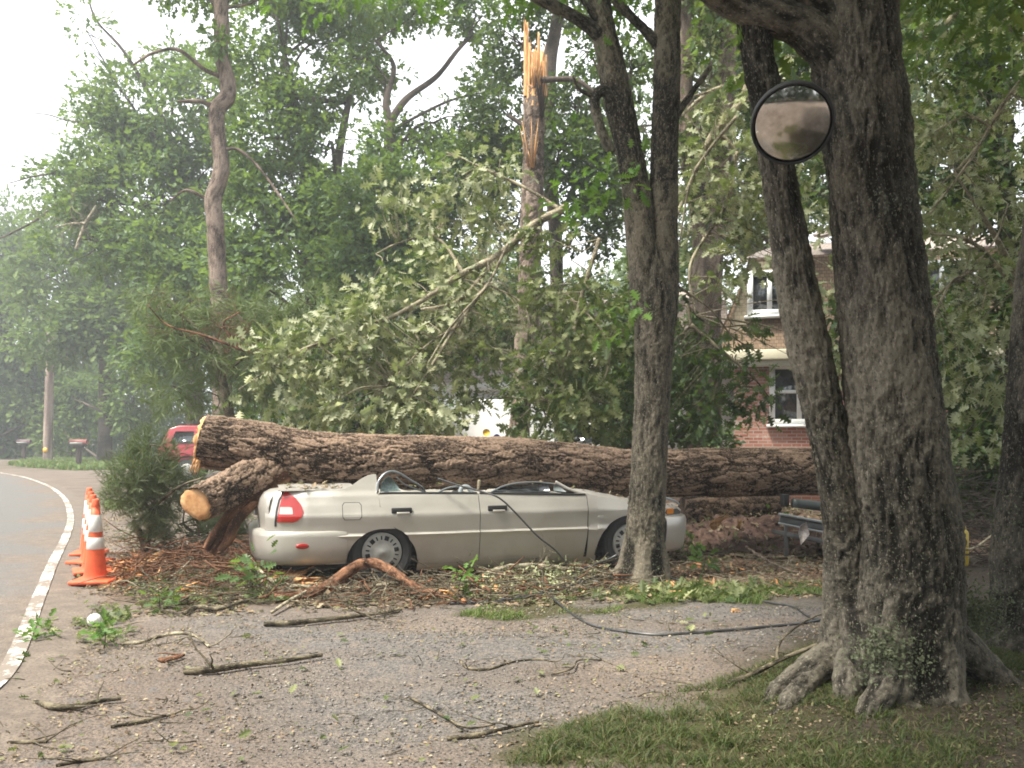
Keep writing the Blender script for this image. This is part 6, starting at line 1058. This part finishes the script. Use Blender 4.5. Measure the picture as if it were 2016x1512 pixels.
roots = [[(1650, 1290, 4.72, .09), (1580, 1330, 4.6, .07), (1530, 1365, 4.5, .045), (1500, 1400, 4.35, .02)], [(1690, 1280, 4.62, .09), (1672, 1340, 4.5, .07), (1662, 1400, 4.35, .05), (1658, 1445, 4.1, .03)], [(1760, 1290, 4.4, .10), (1742, 1350, 4.3, .06), (1712, 1400, 4.2, .05), (1690, 1440, 4.08, .03)], [(1830, 1290, 4.5, .12), (1830, 1370, 4.35, .08), (1860, 1440, 4.2, .05), (1890, 1480, 4.0, .03)], [(1860, 1250, 4.6, .11), (1930, 1310, 4.6, .08), (1990, 1360, 4.55, .06), (2060, 1400, 4.4, .04)], [(1620, 1310, 4.7, .05), (1560, 1375, 4.4, .045), (1545, 1400, 4.3, .03), (1510, 1415, 4.2, .02)], [(1700, 1200, 4.6, .12), (1720, 1290, 4.5, .12), (1760, 1360, 4.4, .08)], [(1790, 1400, 4.3, .06), (1800, 1450, 4.1, .04), (1770, 1500, 3.9, .03)]]
for t in roots: V, q, a = tube(trunk_pts(t), 26, 110, ridges(22, .012, 6)); mesh_np('root', V, q, M['oak_bark'], bt, off=bo, attr={'bc': a})
# unseen crown added above the frame to shade the right half, and leaves hanging in at the top
cc = [(0.5, 0.2, 6.6, 3.2, 2.4, 1.2, 1.6), (4.5, -1.0, 6.4, 3.2, 2.6, 1.4, 1.6), (3.6, 5.0, 4.9, 1.6, 1.6, .7, 1.6), (3.2, 1.6, 6.2, 2.6, 2.2, 1.0, 1.6), (1.2, 2.2, 7.2, 2.4, 2.2, 1.0, 1), (5.5, 3.4, 5.2, 2.4, 2.4, 1.2, 1.2), (6.6, 6, 5.6, 2.2, 2.2, 1.2, 1.2), (2.2, 4.2, 5.6, 2.6, 2.4, .9, 1.4), (4.2, 5.2, 5.4, 2.4, 2.4, 1.0, 1), (0.9, 4.4, 6.4, 2.0, 2.0, .9, .8), (3.0, 3.0, 6.8, 2.6, 2.4, 1.1, 1), (5.0, 7.5, 6.0, 2.4, 2.4, 1.2, 1), (3.6, 9, 6.9, 2.6, 2.4, 1.2, 1)]
can = [(x, y, 6.6+.13*max(0, y)+.5*((x*3+y*7) % 2), 1.7, 1.7, .7, 1.5) for x in (.2, 2.6, 5, 7.4, 9.8) for y in (-5, -2.6, -.2, 2.2, 4.6, 7)]  # extra canopy layers out of view, added to darken the right side
hang = [(1510, 60, 4.6, 60, 30, .6), (1580, 100, 4.9, 50, 30, .6), (1760, 30, 4.9, 60, 50, .4), (1820, 110, 5.0, 40, 50, .5), (1950, -20, 4.8, 90, 40, .8), (1420, 40, 4.9, 40, 30, .5), (1470, 110, 5.0, 40, 40, .5)]
cc += [(*P(px, py, Y), m(rx, Y), .3, m(ry, Y), w*2) for px, py, Y, rx, ry, w in hang]
C, D = in_ellipsoids(cc, 70, np.random.default_rng(8), .38, 6, 1.6, .1); V, q = spray_leaves(C, D*[1, 1, .3], 6, .12, OAK, .9, .3, 1.0, np.random.default_rng(9)); mesh_np('crown', V, q, M['leaf_mid'], bt, smooth=False, off=bo)
C, D = in_ellipsoids(can, 34, np.random.default_rng(28), .33, 6, 1.2, .1); V, q = spray_leaves(C, D*[1, 1, .3], 6, .19, MIDL, .9, .3, 1.0, np.random.default_rng(29)); mesh_np('upper_crown', V, q, M['leaf_mid'], bt, smooth=False, off=bo)
# lichen and moss tufts on the lower trunks
M['moss'] = leaf_mat('moss_tuft', [(.06, .07, .04), (.11, .125, .07), (.17, .19, .12), (.08, .09, .055)], .1, .95)
# --- rightmost leaning trunk
rt = root('edge_tree', G(2010, 1290), 'dark trunk cut by the right edge of the picture', 'tree'); ro = np.array(rt.location)
V, q, a = tube(trunk_pts([(2010, 1310, 5.4, .24), (2015, 1200, 5.4, .19), (2010, 1080, 5.4, .16), (2020, 960, 5.4, .15), (2030, 820, 5.4, .145), (2045, 640, 5.4, .14), (2075, 400, 5.4, .14), (2100, 0, 5.4, .13)]), 60, 400, ridges(16, .016, 21, lump=.05)); mesh_np('trunk', V, q, M['oak_bark'], rt, off=ro, attr={'bc': a})
cc = [(4.4, 5.6, 5.2, 1.4, 1.4, .8, 1), (3.8, 6.2, 6.0, 1.6, 1.4, .8, 1)]; C, D = in_ellipsoids(cc, 40, np.random.default_rng(12), .4, 6, 1.6, .1); V, q = spray_leaves(C, D, 6, .12, OAK, .9, .3, 1.0, np.random.default_rng(13)); mesh_np('crown', V, q, M['leaf_mid'], rt, smooth=False, off=ro)
def lichen(parent, off, pts, n, spread, rng, size=.02):
    tp = spline(trunk_pts(pts), 200); i = rng.integers(0, 200, n); c = tp[i]; th = rng.normal(size=n)*1.1-math.pi/2; d = np.stack([np.cos(th), np.sin(th), np.zeros(n)], 1); C = c[:, :3]+d*(c[:, 3:4]+.004); D = rng.normal(size=(n, 3))+d*.3; V, q = leaf_arrays(C+d*.004, D, d+rng.normal(size=(n, 3))*.45, size*(.3+rng.random(n)), MIDL); tag(mesh_np('lichen', V, q, M['moss'], parent, smooth=False, off=off), kind='stuff')
rl_ = np.random.default_rng(19)
lichen(bt, bo, TA[:7], 900, 1, rl_, .009); lichen(bt, bo, TB[:6], 1800, 1, rl_, .010); lichen(rt, ro, [(2010, 1310, 5.4, .24), (2015, 1200, 5.4, .19), (2010, 1080, 5.4, .16), (2020, 960, 5.4, .15)], 1500, 1, rl_, .018); lichen(mt, mo, Q[:5], 500, 1, rl_, .022)
for i, (px, py, wx, lab) in enumerate(((1760, 1290, .30, 'mossy green patch of ground ivy between the roots of the twin tree'), (1905, 1210, .34, 'mossy green patch of ground ivy between the big trunk and the edge tree'))):
    p0 = P(px, py, 4.32 if i == 0 else 4.9); n = 2600; d = rl_.normal(size=(n, 3))*[wx*.30, .04, wx*.26]; C = p0+d; up = np.array([0, -1., .5])+rl_.normal(size=(n, 3))*.4; V, q = leaf_arrays(C, rl_.normal(size=(n, 3)), up, .017*(.5+rl_.random(n)), MIDL); o = mesh_np('moss_patch', V, q, M['moss'], smooth=False, off=p0); o.location = p0; tag(o, lab, 'moss', kind='stuff')
# seedlings poking out of the ground
SD = [(505, 1180, 9, .34, 'leaf_mid', 'young oak seedling standing in front of the rear bumper'), (595, 1140, 5, .12, 'fern', 'small bright seedling beside the curved limb'), (900, 1175, 6, .22, 'fern', 'bright green seedling in front of the door seam'), (1355, 1110, 5, .2, 'leaf_bright', 'green seedling right of the middle tree'), (1385, 1130, 6, .2, 'fern', 'light green seedling further right of the middle tree'), (205, 1272, 6, .13, 'fern', 'bright leafy sprig below the white ball'), (70, 1262, 5, .07, 'fern', 'flat green sprig lying on the white road line'), (315, 1205, 5, .12, 'leaf_mid', 'small green sprig on the gravel edge right of the cones'), (1520, 1075, 8, .32, 'fern', 'fern like green sprig in front of the short log')]
for i, (px, py, n, h, mt_, lab) in enumerate(SD):
    g = G(px, py); rg = np.random.default_rng(200+i); r = root('seedling', (g[0], g[1], GZ(g[0], g[1])), lab, 'seedling', 'green seedlings in the debris'); top = np.array([rg.normal()*.03, rg.normal()*.03, h]); V, q, a = tube([(0, 0, -.01, .006), (top[0]*.4, top[1]*.4, h*.5, .005), (*top, .002)], 5, 10); MB().add(V, q, a).build('stem', M['twig'], r, smooth=True, attr=True)
    C = []; D = []
    for j in range(n*2): t = .35+.65*rg.random(); C.append(top*t+rg.normal(size=3)*.01); a_ = rg.random()*6.28; D.append([math.cos(a_), math.sin(a_), .5])
    V, q = spray_leaves(np.array(C), np.array(D), 3, .06+h*.13, OAK if 'fern' not in mt_ else MIDL, .5, .1, 1, rg); mesh_np('leaves', V, q, M[mt_], r, smooth=False)
# ================================================================ brush and small twigs (uncountable)
def brush(name, lab, poly, n, hmax, L, r, mat, seed, pts=None):
    rng = np.random.default_rng(seed); P0 = scatter(poly, n, clumpy(.36, 2.2, seed), rng) if pts is None else pts; B = MB()
    for p in P0:
        a = rng.random()*6.28; l = L*(.3+rng.random()); d = np.array([math.cos(a), math.sin(a)*.7, rng.normal()*.22]); h = hmax*rng.random()**2; p0 = p+[0, 0, h+.01]; p1 = p0+d*l*.5+rng.normal(size=3)*l*.08; p2 = p0+d*l+rng.normal(size=3)*l*.1; p1[2] = max(p1[2], p[2]+.006); p2[2] = max(p2[2], p[2]+.004); rr = r*(.3+rng.random()); V, q, a_ = tube([np.r_[p0, rr], np.r_[p1, rr*.8], np.r_[p2, rr*.35]], 4, 5); B.add(V, q, a_)
    return tag(B.build(name, mat, smooth=True, attr=True), lab, 'brush', kind='stuff')
brush('brush_debris', 'brown and grey twigs heaped along the front of the sedan', [(230, 1180), (260, 1090), (560, 1085), (640, 1120), (1230, 1118), (1230, 1180), (860, 1200), (300, 1200)], 2200, .13, .30, .0055, M['twig'], 61)
brush('brush_debris', 'pale stripped twigs lying among the debris before the sedan', [(230, 1180), (260, 1100), (560, 1095), (640, 1130), (1230, 1122), (1600, 1110), (1600, 1165), (860, 1195), (300, 1200)], 900, .12, .26, .0055, M['pale_bark'], 65)
brush('brush_debris', 'brown and grey twigs heaped at the broken log end', [(240, 1165), (260, 1090), (560, 1090), (540, 1175)], 1000, .28, .34, .008, M['red_bark'], 62)
brush('brush_debris', 'dark dead twigs piled behind the big right trunk', [(1850, 990), (2200, 985), (2300, 1130), (1860, 1130)], 2200, 1.0, .7, .008, M['far_bark'], 63)
brush('brush_debris', 'thin dead twigs strewn over the gravel drive', [(0, 1290), (300, 1210), (1600, 1195), (1640, 1260), (1000, 1500), (-60, 1512)], 150, .01, .16, .0035, M['twig'], 64)
brush('brush_debris', 'reddish root pieces and bark strips strewn before the sedan doors', [(300, 1195), (420, 1110), (900, 1125), (1230, 1125), (1200, 1175), (860, 1198)], 420, .10, .26, .011, M['red_bark'], 66)
# torn leaves and crumbs lying on the sedan
C = []
for _ in range(420):
    s_ = RNG.choice([RNG.uniform(-.9, -.3), RNG.uniform(2.05, 3.2)]) if RNG.random() < .75 else RNG.uniform(-.2, 2); t_ = RNG.uniform(.12, 1.2); C.append([s_, t_, (.905 if s_ < -.2 else (.90 if s_ < 2 else float(belt(s_))+.03))+RNG.uniform(0, .02)])
C = np.array(C); mw = car.matrix_basis if hasattr(car, 'matrix_basis') else None; ca, sa = math.cos(car.rotation_euler[2]), math.sin(car.rotation_euler[2]); Cw = np.stack([C[:, 0]*ca-C[:, 1]*sa+car.location[0], C[:, 0]*sa+C[:, 1]*ca+car.location[1], C[:, 2]], 1)
V, q = leaf_arrays(Cw, RNG.normal(size=Cw.shape)*[1, 1, .3], np.array([0, 0, 1.])+RNG.normal(size=Cw.shape)*.3, .055*(.4+RNG.random(len(Cw))), OAK); tag(mesh_np('torn_leaves', V, q, M['litter'], smooth=False), 'leaf scraps and bark crumbs lying on the boot and bonnet of the sedan', 'leaves', kind='stuff')
# woods on the other side of the road, behind the camera: seen in the mirror, and what the car paint reflects
def behind():
    rng = np.random.default_rng(78); cl = []
    for x in np.arange(-30, 34, 3.4):
        for z in (1.4, 4.2, 7.5): cl.append((x+rng.normal(), -15+rng.normal()*1.5-abs(x)*.1, z, 2.6, 2.0, 2.2, 1))
    C, D = in_ellipsoids(cl, 4/(.5*.5*.3*6), rng, .35, 5, .25); V, q = spray_leaves(C, D, 6, .5, MIDL, 1, 0, 1, rng); tag(mesh_np('roadside_woods', V, q, M['leaf_dark'], smooth=False), 'dark roadside woods reflected in the round mirror', 'woods', kind='stuff')
behind()
# ================================================================ thin air haze, also standing in for windscreen glare on the left
k = bpy.data.materials.new('haze_air'); k.use_nodes = True; t_ = k.node_tree; t_.nodes.remove(t_.nodes['Principled BSDF']); pv = t_.nodes.new('ShaderNodeVolumePrincipled'); pv.inputs['Color'].default_value = (.90, .95, 1, 1); pv.inputs['Density'].default_value = .0027; pv.inputs['Anisotropy'].default_value = .2; t_.links.new(pv.outputs[0], t_.nodes['Material Output'].inputs['Volume'])
B = MB(); B.box((0, 40, 14), (120, 100, 15.5)); hz = B.build('haze', k); tag(hz, kind='stuff')
